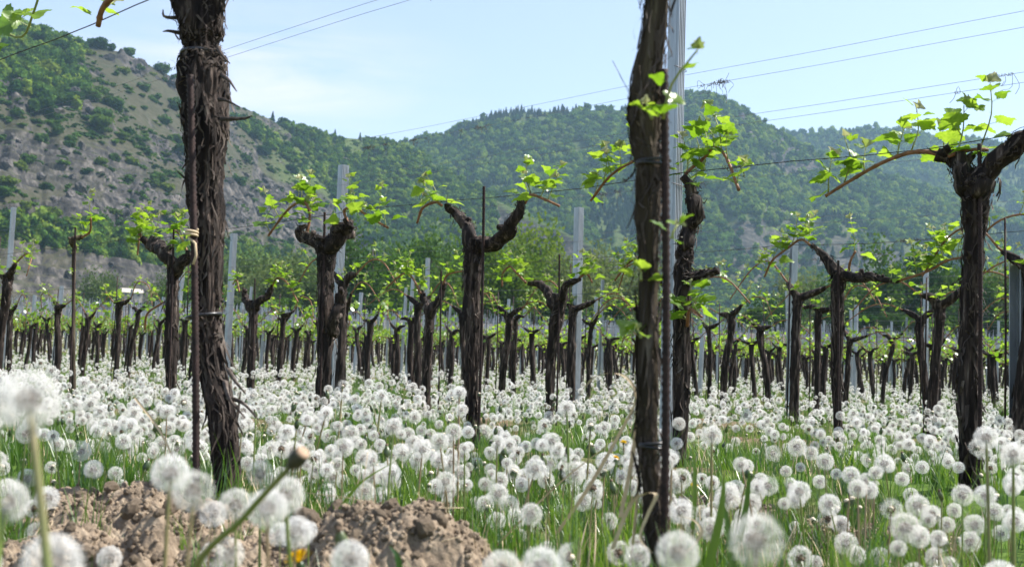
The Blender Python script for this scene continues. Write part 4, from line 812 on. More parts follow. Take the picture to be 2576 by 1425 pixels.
for q, (d, k, x, y) in enumerate(spots):
    z = float(gz(x, y)); rz = ROWANG + (math.pi if r3.random() < 0.5 else 0) + r3.normal() * 0.08; sc = r3.uniform(0.92, 1.1)
    if q < 285:
        src = NEARV[r3.integers(0, 6)] if d < NEAR_R else FARV[r3.integers(0, 4)]
        if src.name not in used: used.add(src.name); v = src
        else: v = copy_tree(src)
        v.location = (x, y, z - 0.02); v.rotation_euler = (r3.normal() * 0.03, r3.normal() * 0.03, rz); v.scale = (sc, sc, sc * r3.uniform(0.96, 1.05))
        row = ORD[k] if k < 10 else None
        if row: v['label'] = 'dark grapevine with small bright leaves in the %s row of vines' % row; v['group'] = 'grapevines of the %s row' % row
        else: v['label'] = 'small distant grapevine far back in the vineyard'; v['group'] = 'distant grapevines'
        # its iron rod
        hh = r3.uniform(1.05, 1.3); o = None
        if stake_mesh is None:
            mb = MB(); addtube(mb, np.array([(0, 0, -0.05), (0.004, 0, 0.5), (0, 0, 1.0)]), 0.0055, 6); stake_mesh = mb.mesh('iron_stake', M['rust'])
        o = obj('iron_stake', stake_mesh); o.location = (x + U[0] * 0.05 - N[0] * 0.03, y + U[1] * 0.05 - N[1] * 0.03, z); o.scale = (1, 1, hh); o.rotation_euler = (r3.normal() * 0.015, r3.normal() * 0.015, 0)
        tag(o, 'thin rusty rod beside a vine of the %s row' % row if row else 'thin rusty rod beside a distant vine', 'stake', 'iron rods of the %s row' % row if row else 'distant iron rods')
    else: far_pts.append((x, y, z - 0.02, rz, sc))
for px, k, top in ((2462, 1, 362), (1207, 1, 470), (805, 1, 535), (424, 1, 575), (175, 1, 573), (2106, 2, 655), (1401, 2, 640), (1103, 2, 680), (633, 2, 700)):
    p1 = rowpt(px, top, k, -0.035); p0 = rowpt(px, 1000, k, -0.035); p0[2] = float(gz(p0[0], p0[1])) - 0.05; p1[:2] = p0[:2] + (p1[:2] - p0[:2]) * 0.5
    rebar('iron_stake', p0, p1, 0.0062, 'rusty iron rod of the %s row, standing by a forked vine' % ORD[k], 'tall iron rods of the %s row' % ORD[k], True)
fp = np.array(far_pts); n = len(fp)
scatter('distant_vines', fp[:, :3], np.stack([np.zeros(n), np.zeros(n), fp[:, 3]], -1), fp[:, 4], r3.integers(0, 4, n),
        [[[c for c in v.children if c.name.startswith(nm)][ix] for v in FARV] for nm, ix in (('trunk', 0), ('cane', 0), ('cane', 1), ('foliage', 0))], 'mass of far grapevines reaching the field edge', 'grapevines')

# ------------------------------------------------------------------ posts
def post_mesh(w_=0.07, d_=0.05, th=0.003):
    # ribbed channel: web with five ribs, two flanges
    web = []; nrb = 5; W = w_ / nrb
    for q in range(nrb):
        x0 = -w_ / 2 + q * W; web += [(x0, 0), (x0 + W * 0.28, 0), (x0 + W * 0.42, 0.011), (x0 + W * 0.72, 0.011), (x0 + W * 0.86, 0)]
    out = [(-w_ / 2, -d_)] + [(-w_ / 2, 0)] + web[1:] + [(w_ / 2, 0), (w_ / 2, -d_)]
    inn = [(x * (1 - 2 * th / w_), y - (th if abs(x) < w_ / 2 - 1e-6 or y > -d_ + 1e-6 else 0)) for x, y in out][::-1]
    loop = np.array(out + inn); m = len(loop); h = 1.0; mb = MB()
    V = np.vstack([np.column_stack([loop, np.full(m, -0.15)]), np.column_stack([loop, np.full(m, 1.0)])]); j = np.arange(m); k = (j + 1) % m
    mb.add(V, np.stack([j, k, m + k, m + j], -1))
    hf = m // 2; a = np.arange(hf - 1); mb.F.append(np.stack([m + a, m + a + 1, m + m - 2 - a, m + m - 1 - a], -1)); mb.M.append(np.zeros(hf - 1, int))
    return mb.mesh('metal_post', M['zinc'], False)
PM = post_mesh(); PM2 = post_mesh(0.042, 0.036); PM3 = post_mesh(0.047, 0.04)
hook = MB(); a = np.linspace(-2.2, 2.2, 9); addtube(hook, np.stack([np.sin(a) * 0.036, np.full(9, 0.004) + np.cos(a) * 0.012, a * 0.003], -1), 0.0016, 5); HOOK = hook.mesh('wire_clip', M['wire'])
def post(x, y, h, label, group, lean=(0, 0), me=None, clips=(), rot=0.0, z=None):
    o = obj('metal_post', me or PM); o.location = (x, y, float(gz(x, y))); o.scale = (1, 1, h); o.rotation_euler = (lean[0], lean[1], math.atan2(-U[1], -U[0]) - math.pi / 2 + rot)
    tag(o, label, 'post', group)
    for c in clips:
        cl = obj('wire_clip', HOOK, o); cl.location = (0, 0, c / h); cl.scale = (1, 1, 1 / h)
    return o
def place_post(px, k, py_top, label, me=None, lean=(0, 0), clips=(1.5,), rot=0.0):
    p = rowpt(px, 960, k, 0.06); q = rowpt(px, py_top, k, 0.06); g = float(gz(p[0], p[1])); return post(p[0], p[1], q[2] - g, label, None, lean, me, clips, rot)
place_post(1692, 1, -140, 'tall ribbed metal post right behind the slimmer young trunk', me=PM3, lean=(0, 0.004), clips=(1.05, 1.5, 2.1))
place_post(842, 2, 420, 'ribbed metal post with dry tendrils behind the knobbly headed vine', clips=(1.5, 2.0))
place_post(1452, 3, 524, 'ribbed metal post with a tuft of dry tendrils on its top wire', clips=(1.4, 1.9), lean=(0, 0.015))
place_post(570, 3, 590, 'ribbed metal post against the right side of the shaggy trunk', clips=(1.5,))
place_post(1990, 4, 614, 'tilted metal post left of the vine with the long arching cane', lean=(0, 0.05), clips=(1.5,), rot=0.9)
place_post(1070, 4, 650, 'narrow metal post between two forked vines', me=PM2, lean=(0, 0.02))
place_post(2330, 5, 680, 'thin metal post behind the arching cane of the right vine', me=PM2)
place_post(4, 3, 528, 'ribbed metal post at the left field edge', clips=(1.5,))
place_post(2572, 2, 640, 'dark metal post at the right field edge', rot=1.2)
pspots = []
for k in range(4, 50):
    ph = r3.uniform(0, 4.8)
    for q in range(-25, 40):
        xy = rowxy(k, ph + q * 4.8 + r3.normal() * 0.1) + N * 0.06
        if inview(xy[0], xy[1]) and 17 < math.hypot(*xy) < 100 and xy[1] < 97: pspots.append((math.hypot(*xy), k, xy[0], xy[1]))
pspots.sort(); far_posts = []; psrc = []
for q, (d, k, x, y) in enumerate(pspots):
    h = r3.uniform(1.65, 1.95); l = (r3.normal() * 0.025, r3.normal() * 0.025)
    if q < 285:
        o = post(x, y, h, 'metal trellis post standing in the %s row' % ORD[k] if k < 10 else 'distant grey trellis post far back in the vineyard', 'trellis posts of the %s row' % ORD[k] if k < 10 else 'distant trellis posts', l, PM2 if r3.random() < 0.6 else PM, rot=r3.normal() * 0.3)
        if len(psrc) < 2: psrc.append(o)
    else: far_posts.append((x, y, float(gz(x, y)), l[0], l[1], r3.uniform(0, 6.28), h))
# the far end of the field: crowded posts of bare vineyards
for q in range(4200):
    k_ = r3.integers(0, 34); y = 99 + k_ * 1.5 + r3.normal() * 0.1; x = r3.uniform(-0.55, 0.55) * y; far_posts.append((x, y, float(gz(x, y)), r3.normal() * 0.03, r3.normal() * 0.03, r3.uniform(0, 6.28), r3.uniform(1.1, 1.8)))
fp = np.array(far_posts); n = len(fp); sc3 = np.stack([np.ones(n), np.ones(n), fp[:, 6]], -1)
scatter('distant_posts', fp[:, :3], fp[:, 3:6], sc3, r3.integers(0, 2, n), [psrc], 'crowd of grey posts at the far edge of the vineyard', 'posts')

# ------------------------------------------------------------------ wires
def tendrils(mb, p, r, n=12, spread=0.12, drop=0.06):
    for q in range(n):
        b = p + np.append(U * r.uniform(-spread, spread), r.normal() * 0.006); e = b + np.append(U * r.normal() * 0.03, -abs(r.normal()) * drop)
        c = (b + e) / 2 + r.normal(size=3) * 0.018; addtube(mb, spline([b, c, e, e + r.normal(size=3) * 0.015], 8), 0.0011, 4)
        a = np.linspace(0, 6.28 * r.uniform(1, 2.5), 14); addtube(mb, b + np.stack([np.cos(a) * 0.006 * U[0] - 0, np.cos(a) * 0.006 * U[1], np.sin(a) * 0.007], -1) + np.append(U, 0)[None] * np.linspace(0, 0.03, 14)[:, None], 0.0011, 4)
def wire(k, h, s0, s1, rad, label, group, material='wire', wav=0.0, ten=(), knots=(), off=0.0):
    n = int((s1 - s0) / 0.25) + 2; s = np.linspace(s0, s1, n); xy = N[None] * (rowd(k) + off) + U[None] * s[:, None]
    zz = gz(N[0] * rowd(k) + U[0] * s, N[1] * rowd(k) + U[1] * s); zs = np.convolve(np.pad(zz, 8, 'edge'), np.ones(17) / 17, 'valid')
    z = zs + h + wav * (vn(s * 2.2, s * 0 + k, 5) - 0.5) * 2 - 0.012 * np.sin(np.pi * ((s / 4.8) % 1)); P = np.column_stack([xy, z])
    mb = MB(); addtube(mb, P, rad, 5); o = mb.obj('trellis_wire', M[material]); tag(o, label, 'wire', group)
    r = np.random.default_rng(k * 31 + int(h * 100)); tb = MB()
    for px, cnt, sp, dr in ten:
        ss = s_of(k, px); i = int(np.clip((ss - s0) / (s1 - s0) * (n - 1), 0, n - 1)); tendrils(tb, P[i], r, cnt, sp, dr)
    if tb.V: tag(tb.obj('dried_tendril', M['tendril'], o), kind='stuff')
    return o
wire(0, 1.22, 0.6, 9.0, 0.0016, 'old fruiting wire of the front row, passing behind the shaggy trunk', None, 'wire_old', 0.012)
wire(1, 1.07, -0.5, 40, 0.0016, 'old wavy fruiting wire of the second row', None, 'wire_old', 0.014, ten=[(1765, 4, 0.03, 0.03), (2560, 12, 0.06, 0.06), (1490, 1, .02, .02)])
for dh in (0.0, 0.05): wire(1, 2.12 - dh, -0.5, 40, 0.0011, 'thin upper wire of a close pair on the second row', 'upper wire pair of the second row', ten=[(1225, 2, 0.02, 0.02), (965, 1, 0.01, 0.01)] if dh else ())
for h, tn in ((2.13, ()), (2.05, [(1725, 14, 0.12, 0.06), (1770, 3, 0.05, 0.03), (880, 9, 0.16, 0.03), (985, 6, 0.12, 0.02), (1150, 7, 0.08, 0.02), (1092, 2, 0.02, 0.03)]), (1.83, [(2500, 3, 0.03, 0.05)]), (1.78, [(2325, 1, 0.01, 0.04)])):
    wire(2, h, -0.6, 45, 0.0011, 'thin upper wire of the third row', 'upper wires of the third row', ten=tn)
wire(2, 1.06, -0.6, 45, 0.0015, 'old wavy fruiting wire of the third row', None, 'wire_old', 0.012, ten=[(2250, 3, .05, .03)])
for k in range(3, 34):
    lb = ORD[k] if k < 10 else None; L = 60 if k < 12 else 90
    for h, mt in ((1.03, 'wire_old'), (1.5, 'wire'), (1.9, 'wire')):
        if k > 16 and h == 1.5: continue
        wire(k, h, -2.0 - k * 0.8, L, 0.0013 if k < 10 else 0.0016, 'thin trellis wire of the %s row' % lb if lb else 'thin trellis wire far back in the vineyard', 'wires of the %s row' % lb if lb else 'distant trellis wires', mt, 0.006,
             ten=[(1500, 12, 0.16, 0.07), (1720, 7, 0.05, 0.04)] if (k == 3 and h == 1.9) else ([(2080, 10, 0.3, 0.02), (2160, 6, 0.2, 0.02)] if (k == 4 and h == 1.5) else ()))
# shoot of leaves hanging in at the upper left, on the front row wire
v = NEARV[1]; lf = thing('grape_shoot', 'large bright vine leaves on a forked shoot by the wire, upper left', 'shoot', rowpt(45, 95, 0, -0.06)); b0 = np.array(lf.location)
mb = MB(); addtube(mb, spline([rowpt(-60, 30, 0, -0.05) - b0, np.zeros(3), rowpt(85, 30, 0, -0.07) - b0, rowpt(110, -60, 0, -0.08) - b0], 14), 0.0035, 6); mb.obj('stem', M['shoot'], lf)
for x, y, s, tx, ty, kd in [(80, 30, 0.085, 40, 35, 0), (55, 45, 0.10, -60, 25, 2), (50, 40, 0.07, 10, -40, 3), (20, 70, 0.08, -60, 20, 1), (0, 105, 0.05, -15, 40, 4), (60, 60, 0.06, -35, -20, 0)]:
    A = rowpt(x, y, 0, -0.06); B_ = rowpt(x + tx, y + ty, 0, -0.10); dr = Vector(B_ - A).normalized(); z = Vector((0.3, -1, 0.45)); xx = dr.cross(z).normalized(); zz = xx.cross(dr); mt = Matrix((xx, dr, zz)).transposed().to_4x4(); mt.translation = Vector(A - b0); o = obj('leaf', LEAVES[kd], lf); o.matrix_basis = mt @ Matrix.Scale(s, 4)

# ------------------------------------------------------------------ soil mounds
def clod_mesh(seed):
    V, F = ico(3); r = 0.75 + 0.35 * vn3(V[:, 0] * 1.6 + seed, V[:, 1] * 1.6, V[:, 2] * 1.6, seed) + 0.3 * (vn3(V[:, 0] * 4, V[:, 1] * 4 + seed, V[:, 2] * 4, seed + 2) - 0.5) + 0.14 * (vn3(V[:, 0] * 9, V[:, 1] * 9, V[:, 2] * 9 + seed, seed + 4) - 0.5)
    return MB().add(V * r[:, None], F).mesh('clod', M['soil'], True)
CLODS = [clod_mesh(q) for q in range(5)]; mounds = []
def mound(px, depth, a, b_, h, rot, label, seed, ncl=55):
    p = at(px, 1200, depth); x0, y0 = p[0], p[1]; z0 = float(gz(x0, y0)); t = thing('soil_mound', label, 'mound', (x0, y0, z0)); n = 170; r = np.random.default_rng(seed)
    g = np.linspace(-1, 1, n); A, B_ = np.meshgrid(g, g, indexing='ij'); ca, sa = math.cos(rot), math.sin(rot)
    def hf(A, B_):
        x = A * a; y = B_ * b_; q = np.sqrt(A * A + B_ * B_); q = q + 0.35 * (fbm(A * 2 + seed, B_ * 2, seed, 3) - 0.5)
        z = h * sstep(1.0, 0.35, q) * (0.65 + 0.7 * fbm(x * 14 + seed, y * 14, seed + 1, 3)) + (0.085 * (fbm(x * 13, y * 13, seed + 2, 3) - 0.5) + 0.026 * (fbm(x * 55, y * 55, seed + 3, 4, 0.65) - 0.5) + 0.012 * (vn(x * 210, y * 210, seed + 6) - 0.5)) * sstep(1.0, 0.7, q)
        return x * ca - y * sa, x * sa + y * ca, z - 0.05 * sstep(0.75, 1.0, q)
    X, Y, Z = hf(A, B_); Z = Z + gz(X + x0, Y + y0) - z0; i, j = np.meshgrid(np.arange(n - 1), np.arange(n - 1), indexing='ij')
    F = np.stack([i * n + j, (i + 1) * n + j, (i + 1) * n + j + 1, i * n + j + 1], -1).reshape(-1, 4); MB().add(np.stack([X, Y, Z], -1).reshape(-1, 3), F).obj('heap', M['soil'], t)
    for q in range(ncl):
        u, v_ = r.normal(size=2) * 0.42
        if u * u + v_ * v_ > 0.95: continue
        X, Y, Z = hf(np.array(u), np.array(v_)); s = r.choice([0.004, 0.008, 0.016, 0.03], p=[0.5, 0.36, 0.12, 0.02]); o = obj('clod', CLODS[r.integers(0, 5)], t); o.location = (float(X), float(Y), float(Z + gz(X + x0, Y + y0) - z0) + s * 0.25); o.scale = (s * r.uniform(0.8, 1.4), s, s * r.uniform(0.6, 1)); o.rotation_euler = r.uniform(0, 6, 3)
    mb = MB()
    for q in range(9):
        u, v_ = r.normal(size=2) * 0.35; X, Y, Z = hf(np.array(u), np.array(v_)); b0 = np.array([float(X), float(Y), float(Z + gz(X + x0, Y + y0) - z0)]); addtube(mb, spline([b0, b0 + r.normal(size=3) * 0.02 + [0, -0.01, 0.01], b0 + r.normal(size=3) * 0.04 + [0, -0.02, 0.0]], 7), 0.0006, 4)
    cb = MB(); cV, cF = ico(1)
    for q in range(900):
        u, v_ = r.normal(size=2) * 0.45
        if u * u + v_ * v_ > 0.95: continue
        X, Y, Z = hf(np.array(u), np.array(v_)); s = 0.0018 + 0.0045 * r.random() ** 2.5; cb.add(cV * (s * r.uniform(0.6, 1.35, (12 if len(cV) == 12 else len(cV), 1))) + [float(X), float(Y), float(Z + gz(X + x0, Y + y0) - z0) + s * 0.3], cF)
    tag(cb.obj('soil_crumbs', M['soil'], t), kind='stuff')
    tag(mb.obj('rootlet', M['straw'], t), kind='stuff'); mounds.append((x0, y0, max(a, b_) * 0.8, min(a, b_) * 0.8, rot))
mound(985, 1.95, 0.24, 0.17, 0.085, -0.3, 'crumbly brown soil heap with fine roots, between the two near trunks', 5, 90)
mound(330, 2.35, 0.42, 0.19, 0.075, -0.6, 'long low ridge of turned brown soil left of the shaggy trunk', 9, 110)
mound(230, 2.0, 0.30, 0.18, 0.07, -0.4, 'loose brown soil in front of the long low ridge', 14, 90)
mound(640, 2.0, 0.26, 0.18, 0.05, -0.4, 'flat patch of crumbly soil at the foot of the shaggy trunk', 17, 70)
mound(1800, 3.35, 0.35, 0.14, 0.06, -0.75, 'shaded brown soil strip at the foot of the crooked vine', 21, 40)
mound(2210, 2.9, 0.26, 0.12, 0.05, -0.7, 'small bare soil patch among dandelions at the right', 25, 30)

# ------------------------------------------------------------------ dandelions
def head_mesh(seed, nseed, fil, wf=0.0003, frac=1.0, rad=0.021):
    """dandelion clock: seeds with parachutes round a small core"""
    r = np.random.default_rng(seed); i = np.arange(nseed); ph = np.arccos(1 - 2 * (i + 0.5) / nseed); th = i * 2.39996
    D = np.stack([np.sin(ph) * np.cos(th), np.sin(ph) * np.sin(th), np.cos(ph)], -1) + r.normal(size=(nseed, 3)) * 0.05; D /= np.linalg.norm(D, axis=1)[:, None]
    D = D[D[:, 2] > -0.86]
    if frac < 1.0:
        dd = r.normal(size=3) * [1, 1, 0.4]; dd /= np.linalg.norm(dd); q = D @ dd; D = D[q < np.quantile(q, frac) + r.normal(size=len(D)) * 0.06]
    n = len(D); side = np.cross(D, r.normal(size=(n, 3))); side /= np.linalg.norm(side, axis=1)[:, None]; up = np.cross(D, side); mb = MB()
    rc = 0.0045; rt = rad * r.uniform(0.60, 0.72, n)[:, None]
    w1 = 0.0008; V = np.stack([D * rc - side * w1, D * rc + side * w1, D * (rc + 0.0045) + side * w1 * 0.7, D * (rc + 0.0045) - side * w1 * 0.7], 1).reshape(-1, 3); mb.add(V, np.arange(4 * n).reshape(-1, 4), 1)
    w2 = 0.00016; V = np.stack([D * (rc + 0.003) - side * w2, D * (rc + 0.003) + side * w2, D * rt], 1).reshape(-1, 3); mb.add(V, np.arange(3 * n).reshape(-1, 3), 0)
    a0 = r.uniform(0, 6.28, n)
    for f in range(fil):
        a = a0 + f / fil * 6.283; c = np.cos(a)[:, None] * side + np.sin(a)[:, None] * up; tw = -np.sin(a)[:, None] * side + np.cos(a)[:, None] * up
        ln = rad * r.uniform(0.34, 0.46, n)[:, None]; op = r.uniform(0.75, 1.15, n)[:, None]; e = D * rt + (D * np.cos(op) + c * np.sin(op)) * ln; b = D * rt
        V = np.stack([b, e - tw * wf + 0 * b, e + tw * wf], 1).reshape(-1, 3); mb.add(V, np.arange(3 * n).reshape(-1, 3), 0)
    V, F = ico(2); mb.add(V * [rc, rc, rc * 0.8] * (1 + 0.08 * r.normal(size=(len(V), 1))), F, 1 if frac > 0.5 else 2)
    for q in range(11):
        a = q / 11 * 6.283; c = np.array([math.cos(a), math.sin(a), 0]); s = np.array([-c[1], c[0], 0]) * 0.0011
        mb.add([c * 0.0035 - s + [0, 0, -.003], c * 0.0035 + s + [0, 0, -.003], c * 0.010 + [0, 0, -0.0125]], [(0, 1, 2)], 3)
    return mb.mesh('seed_head', [M['pappus'], M['seed'], M['receptacle'], M['bract']], True)
HEADS = [head_mesh(q, 105, 12, wf=0.00020) for q in range(4)] + [head_mesh(10 + q, 105, 12, wf=0.00020, frac=[0.6, 0.45, 0.75][q]) for q in range(3)]
LOD = [head_mesh(20 + q, 60, 9, wf=0.0006) for q in range(2)]
def bare_mesh():
    mb = MB(); V, F = ico(2); mb.add(V * [0.0058, 0.0058, 0.0042] + [0, 0, 0.001], F, 0)
    for q in range(14):
        a = q / 14 * 6.283; c = np.array([math.cos(a), math.sin(a), 0]); s = np.array([-c[1], c[0], 0]) * 0.0013; mb.add([c * 0.0045 - s, c * 0.0045 + s, c * 0.0075 + s * .8 + [0, 0, -.006], c * 0.009 + [0, 0, -0.014], c * 0.0075 - s * .8 + [0, 0, -.006]], [(0, 1, 2, 3, 4)], 1)
    return mb.mesh('bare_head', [M['receptacle'], M['bract']], True)
def bud_mesh(op=0.0):
    mb = MB(); P = np.array([(0, 0, -0.004), (0, 0, 0), (0, 0, 0.006), (0, 0, 0.013), (0, 0, 0.019), (0, 0, 0.022)]); addtube(mb, P, [0.002, 0.0055, 0.0068, 0.0058, 0.0036, 0.0015], 10, lambda th, s: 1 + 0.1 * np.cos(th * 5), 0)
    for q in range(9):
        a = q / 9 * 6.283; c = np.array([math.cos(a), math.sin(a), 0]); mb.add([c * 0.004 + [c[1] * .001, -c[0] * .001, 0.0], c * 0.004 + [-c[1] * .001, c[0] * .001, 0.0], c * 0.0095 + [0, 0, -.009]], [(0, 1, 2)], 0)
    V, F = ico(1); mb.add(V * [0.0034, 0.0034, 0.004] + [0, 0, 0.0215], F, 1); return mb.mesh('closed_bud', [M['bract'], M['seed']], True)
def flower_mesh():
    mb = MB(); r = np.random.default_rng(4); n = 110; a = r.uniform(0, 6.283, n); el = r.uniform(0.05, 1.3, n); L = 0.019 * (1 - 0.35 * el / 1.3)
    D = np.stack([np.cos(a) * np.cos(el), np.sin(a) * np.cos(el), np.sin(el)], -1); s = np.stack([-np.sin(a), np.cos(a), 0 * a], -1) * 0.0012
    V = np.stack([-s * .6, s * .6, D * L[:, None] + s, D * L[:, None] - s], 1).reshape(-1, 3); mb.add(V, np.arange(4 * n).reshape(-1, 4), 0); V, F = ico(1); mb.add(V * [0.005, 0.005, 0.006] + [0, 0, -.004], F, 1); return mb.mesh('flower_head', [M['petal'], M['bract']], True)
BARE, BUD, FLOWER = bare_mesh(), [bud_mesh()][0], flower_mesh()
STEMS = []
for q in range(4):
    rq = np.random.default_rng(q); bx, by = rq.normal(size=2) * 0.06; P = spline([(0, 0, -0.08), (bx * 0.15, by * 0.15, 0.3), (bx * 0.6, by * 0.6, 0.7), (bx, by, 1.0)], 9)
    mb = MB(); addtube(mb, P, np.linspace(0.0105, 0.0075, 9), 6); STEMS.append((mb.mesh('stem', M['stem']), P[-1]))
def dandelion(x, y, hz, head, hname, scale, label, group, r, tilt=0.25, stem=None, z=None):
    z0 = float(gz(x, y)) if z is None else z; st, tip = STEMS[stem if stem is not None else r.integers(0, 4)]; hh = max(0.03, hz - z0)
    rz = r.uniform(0, 6.28); ox = tip[0] * math.cos(rz) - tip[1] * math.sin(rz); oy = tip[0] * math.sin(rz) + tip[1] * math.cos(rz)
    t = thing('dandelion', label, 'dandelion', (x - ox * hh, y - oy * hh, z0), group); t.rotation_euler.z = rz
    s = obj('stem', st, t); wd = max(0.6, 0.2 / hh) * scale * hh / 1.0; s.scale = (hh, hh, hh) if hh > 0.12 else (0.14, 0.14, hh)
    h = obj(hname, head, t); h.location = (tip[0] * s.scale[0], tip[1] * s.scale[1], hh); h.rotation_euler = (r.normal() * tilt, r.normal() * tilt, r.uniform(0, 6.28)); h.scale = (scale,) * 3
    return t
r4 = np.random.default_rng(33); occupied = []
# the large ones nearest the lens: place, picture diameter, kind
big = [(72, 1005, 165, 1, 'large full dandelion clock on a tall stalk, near the left edge'), (-12, 1010, 150, 0, 'large round dandelion clock cut by the left edge'), (15, 1262, 125, 5, 'blown dandelion clock low at the left edge'), (132, 1415, 165, 0, 'large full dandelion clock in the lower left corner'),
       (428, 1190, 106, 1, 'round dandelion clock in front of the turned soil, upper of two'), (488, 1236, 116, 6, 'dandelion clock with a gap, touching the upper round one'), (592, 1270, 92, 2, 'round dandelion clock at the foot of the shaggy trunk'), (672, 1278, 112, 3, 'large dandelion clock in the cluster beside the flat soil'), (716, 1246, 108, 0, 'large dandelion clock behind in the cluster, crossed by a bare stalk'), (655, 1190, 78, 5, 'blown dandelion clock above the cluster'), (746, 1338, 92, 1, 'lowest full dandelion clock of the cluster beside the soil heap'), (535, 1292, 74, 6, 'ragged dandelion clock between the pairs'), (572, 1392, 92, 4, 'torn dandelion clock near the yellow flower'), (880, 1408, 108, 2, 'dandelion clock behind a closed green bud, below the soil heap'),
       (1262, 1432, 110, 3, 'dandelion clock cut by the lower edge, left of a pair'), (1362, 1424, 112, 0, 'dandelion clock cut by the lower edge, right of a pair'), (1705, 1388, 118, 1, 'big round dandelion clock at the foot of the young trunk'), (1905, 1360, 150, 4, 'largest half blown dandelion clock on the right, pale core showing'), (1440, 1400, 80, 5, 'ragged dandelion clock low between the pair and the young trunk'), (1600, 1400, 70, 6, 'thin blown dandelion clock left of the young trunk foot'),
       (918, 1235, 54, 0, None), (985, 1190, 52, 1, None), (1062, 1130, 52, 2, None), (1155, 988, 40, 3, 'tall dandelion clock sticking up beside the Y shaped vine'), (1425, 1026, 47, 0, 'tall dandelion clock under the drooping dry grass'), (862, 970, 34, 5, 'tall blown dandelion beside the knobbly headed vine'), (2480, 1100, 66, 1, 'tall round dandelion clock right of the stout vine'), (2548, 1142, 66, 3, None), (2420, 1245, 58, 2, None), (2478, 1246, 60, 0, None), (2547, 1216, 54, 1, None), (2140, 1194, 50, 3, None), (2010, 1236, 62, 1, None), (2114, 1318, 50, 0, None), (2552, 1310, 62, 2, None), (2500, 1286, 52, 3, None), (2075, 1160, 48, 0, None), (1790, 1095, 56, 1, None), (2150, 1395, 52, 2, None), (2215, 1400, 56, 0, None), (2340, 1402, 58, 6, None), (1720, 1290, 60, 3, None), (1770, 1290, 46, 2, None), (1290, 1190, 46, 2, None), (1120, 1210, 56, 1, None), (1160, 1190, 48, 6, None), (1230, 1260, 42, 4, None), (820, 1040, 40, 0, None), (960, 995, 38, 1, None), (775, 1050, 42, 2, None), (420, 1035, 42, 3, None), (285, 1190, 40, 1, None), (235, 1180, 52, 2, None), (215, 1130, 40, 0, None), (290, 1225, 40, 3, None), (265, 1125, 34, 0, None), (300, 1265, 36, 1, None)]
nd_ = 0
for px, py, dia, kd, lb in big:
    dep = 0.043 * FPX / dia; p = at(px, py, dep)
    g0 = float(gz(p[0], p[1]))
    if p[2] < g0 + 0.05: dep *= 0.85; p = at(px, py, dep)
    dandelion(p[0], p[1], p[2], HEADS[kd], 'seed_head', 1.0 * dep * dia / FPX / 0.043, lb or 'white dandelion clock standing near the lens, taller than the grass', None if lb else 'dandelion clocks of the foreground', r4, 0.2); occupied.append((p[0], p[1])); nd_ += 1
# bare stalk leaning across, buds, yellow flowers
b0 = at(505, 1440, 1.12); p1 = at(738, 1163, 1.05); g0 = float(gz(b0[0], b0[1])); t = thing('dandelion', 'leaning thick stalk with a bare brown dandelion head across the cluster', 'dandelion', (b0[0], b0[1], g0)); bb = np.array(t.location)
low = b0 + (b0 - p1) * 0.15; mb = MB(); P = spline([np.array([low[0], low[1], g0 - 0.03]), low, (b0 + p1) / 2 + [0, 0, 0.004], p1], 24) - bb; addtube(mb, P, np.linspace(0.0034, 0.0027, 24), 8); mb.obj('stem', M['stem'], t)
hm = MB(); addtube(hm, np.array([(0, 0, z_) for z_ in (-0.006, -0.001, 0.006, 0.013, 0.018)]), [0.004, 0.0075, 0.0088, 0.0085, 0.0078], 12, lambda th, s_: 1 + 0.07 * np.cos(th * 6), 0); cV, cF = ico(2); hm.add(cV * [0.0076, 0.0076, 0.003] + [0, 0, 0.018], cF, 1)
for q in range(8):
    a_ = q / 8 * 6.283; c_ = np.array([math.cos(a_), math.sin(a_), 0]); s_ = np.array([-c_[1], c_[0], 0]) * 0.0016; hm.add([c_ * 0.006 - s_, c_ * 0.006 + s_, c_ * 0.011 + [0, 0, -0.013]], [(0, 1, 2)], 0)
o = hm.obj('bare_head', [M['dark_bract'], M['tan_cap']], t); dv = Vector(P[-1] - P[-3]).normalized(); o.rotation_euler = dv.to_track_quat('Z', 'Y').to_euler(); o.location = P[-1]; o.scale = (0.85,) * 3
for px, py, dep, sc, lb in [(752, 1412, 1.5, 1.2, 'yellow dandelion flower low in front of the soil heap'), (1568, 1113, 3.4, 0.6, 'small yellow flower left of the young trunk'), (1548, 1152, 3.0, 0.6, 'small yellow flower just below another one'), (1745, 1222, 2.7, 0.6, 'small orange yellow flower right of the young trunk')]:
    p = at(px, py, dep); dandelion(p[0], p[1], p[2], FLOWER, 'flower_head', sc, lb, None, r4, 0.3); nd_ += 1
for px, py, dep, lb in [(868, 1385, 1.3, 'closed green dandelion bud in front of a white clock'), (1262, 1165, 2.9, None), (1330, 1185, 2.6, None), (1545, 1235, 2.6, None), (955, 1110, 3.2, None)]:
    p = at(px, py, dep); dandelion(p[0], p[1], p[2], BUD, 'closed_bud', 1.15, lb or 'closed brown tipped dandelion bud among the clocks', None if lb else 'closed dandelion buds', r4, 0.3); nd_ += 1
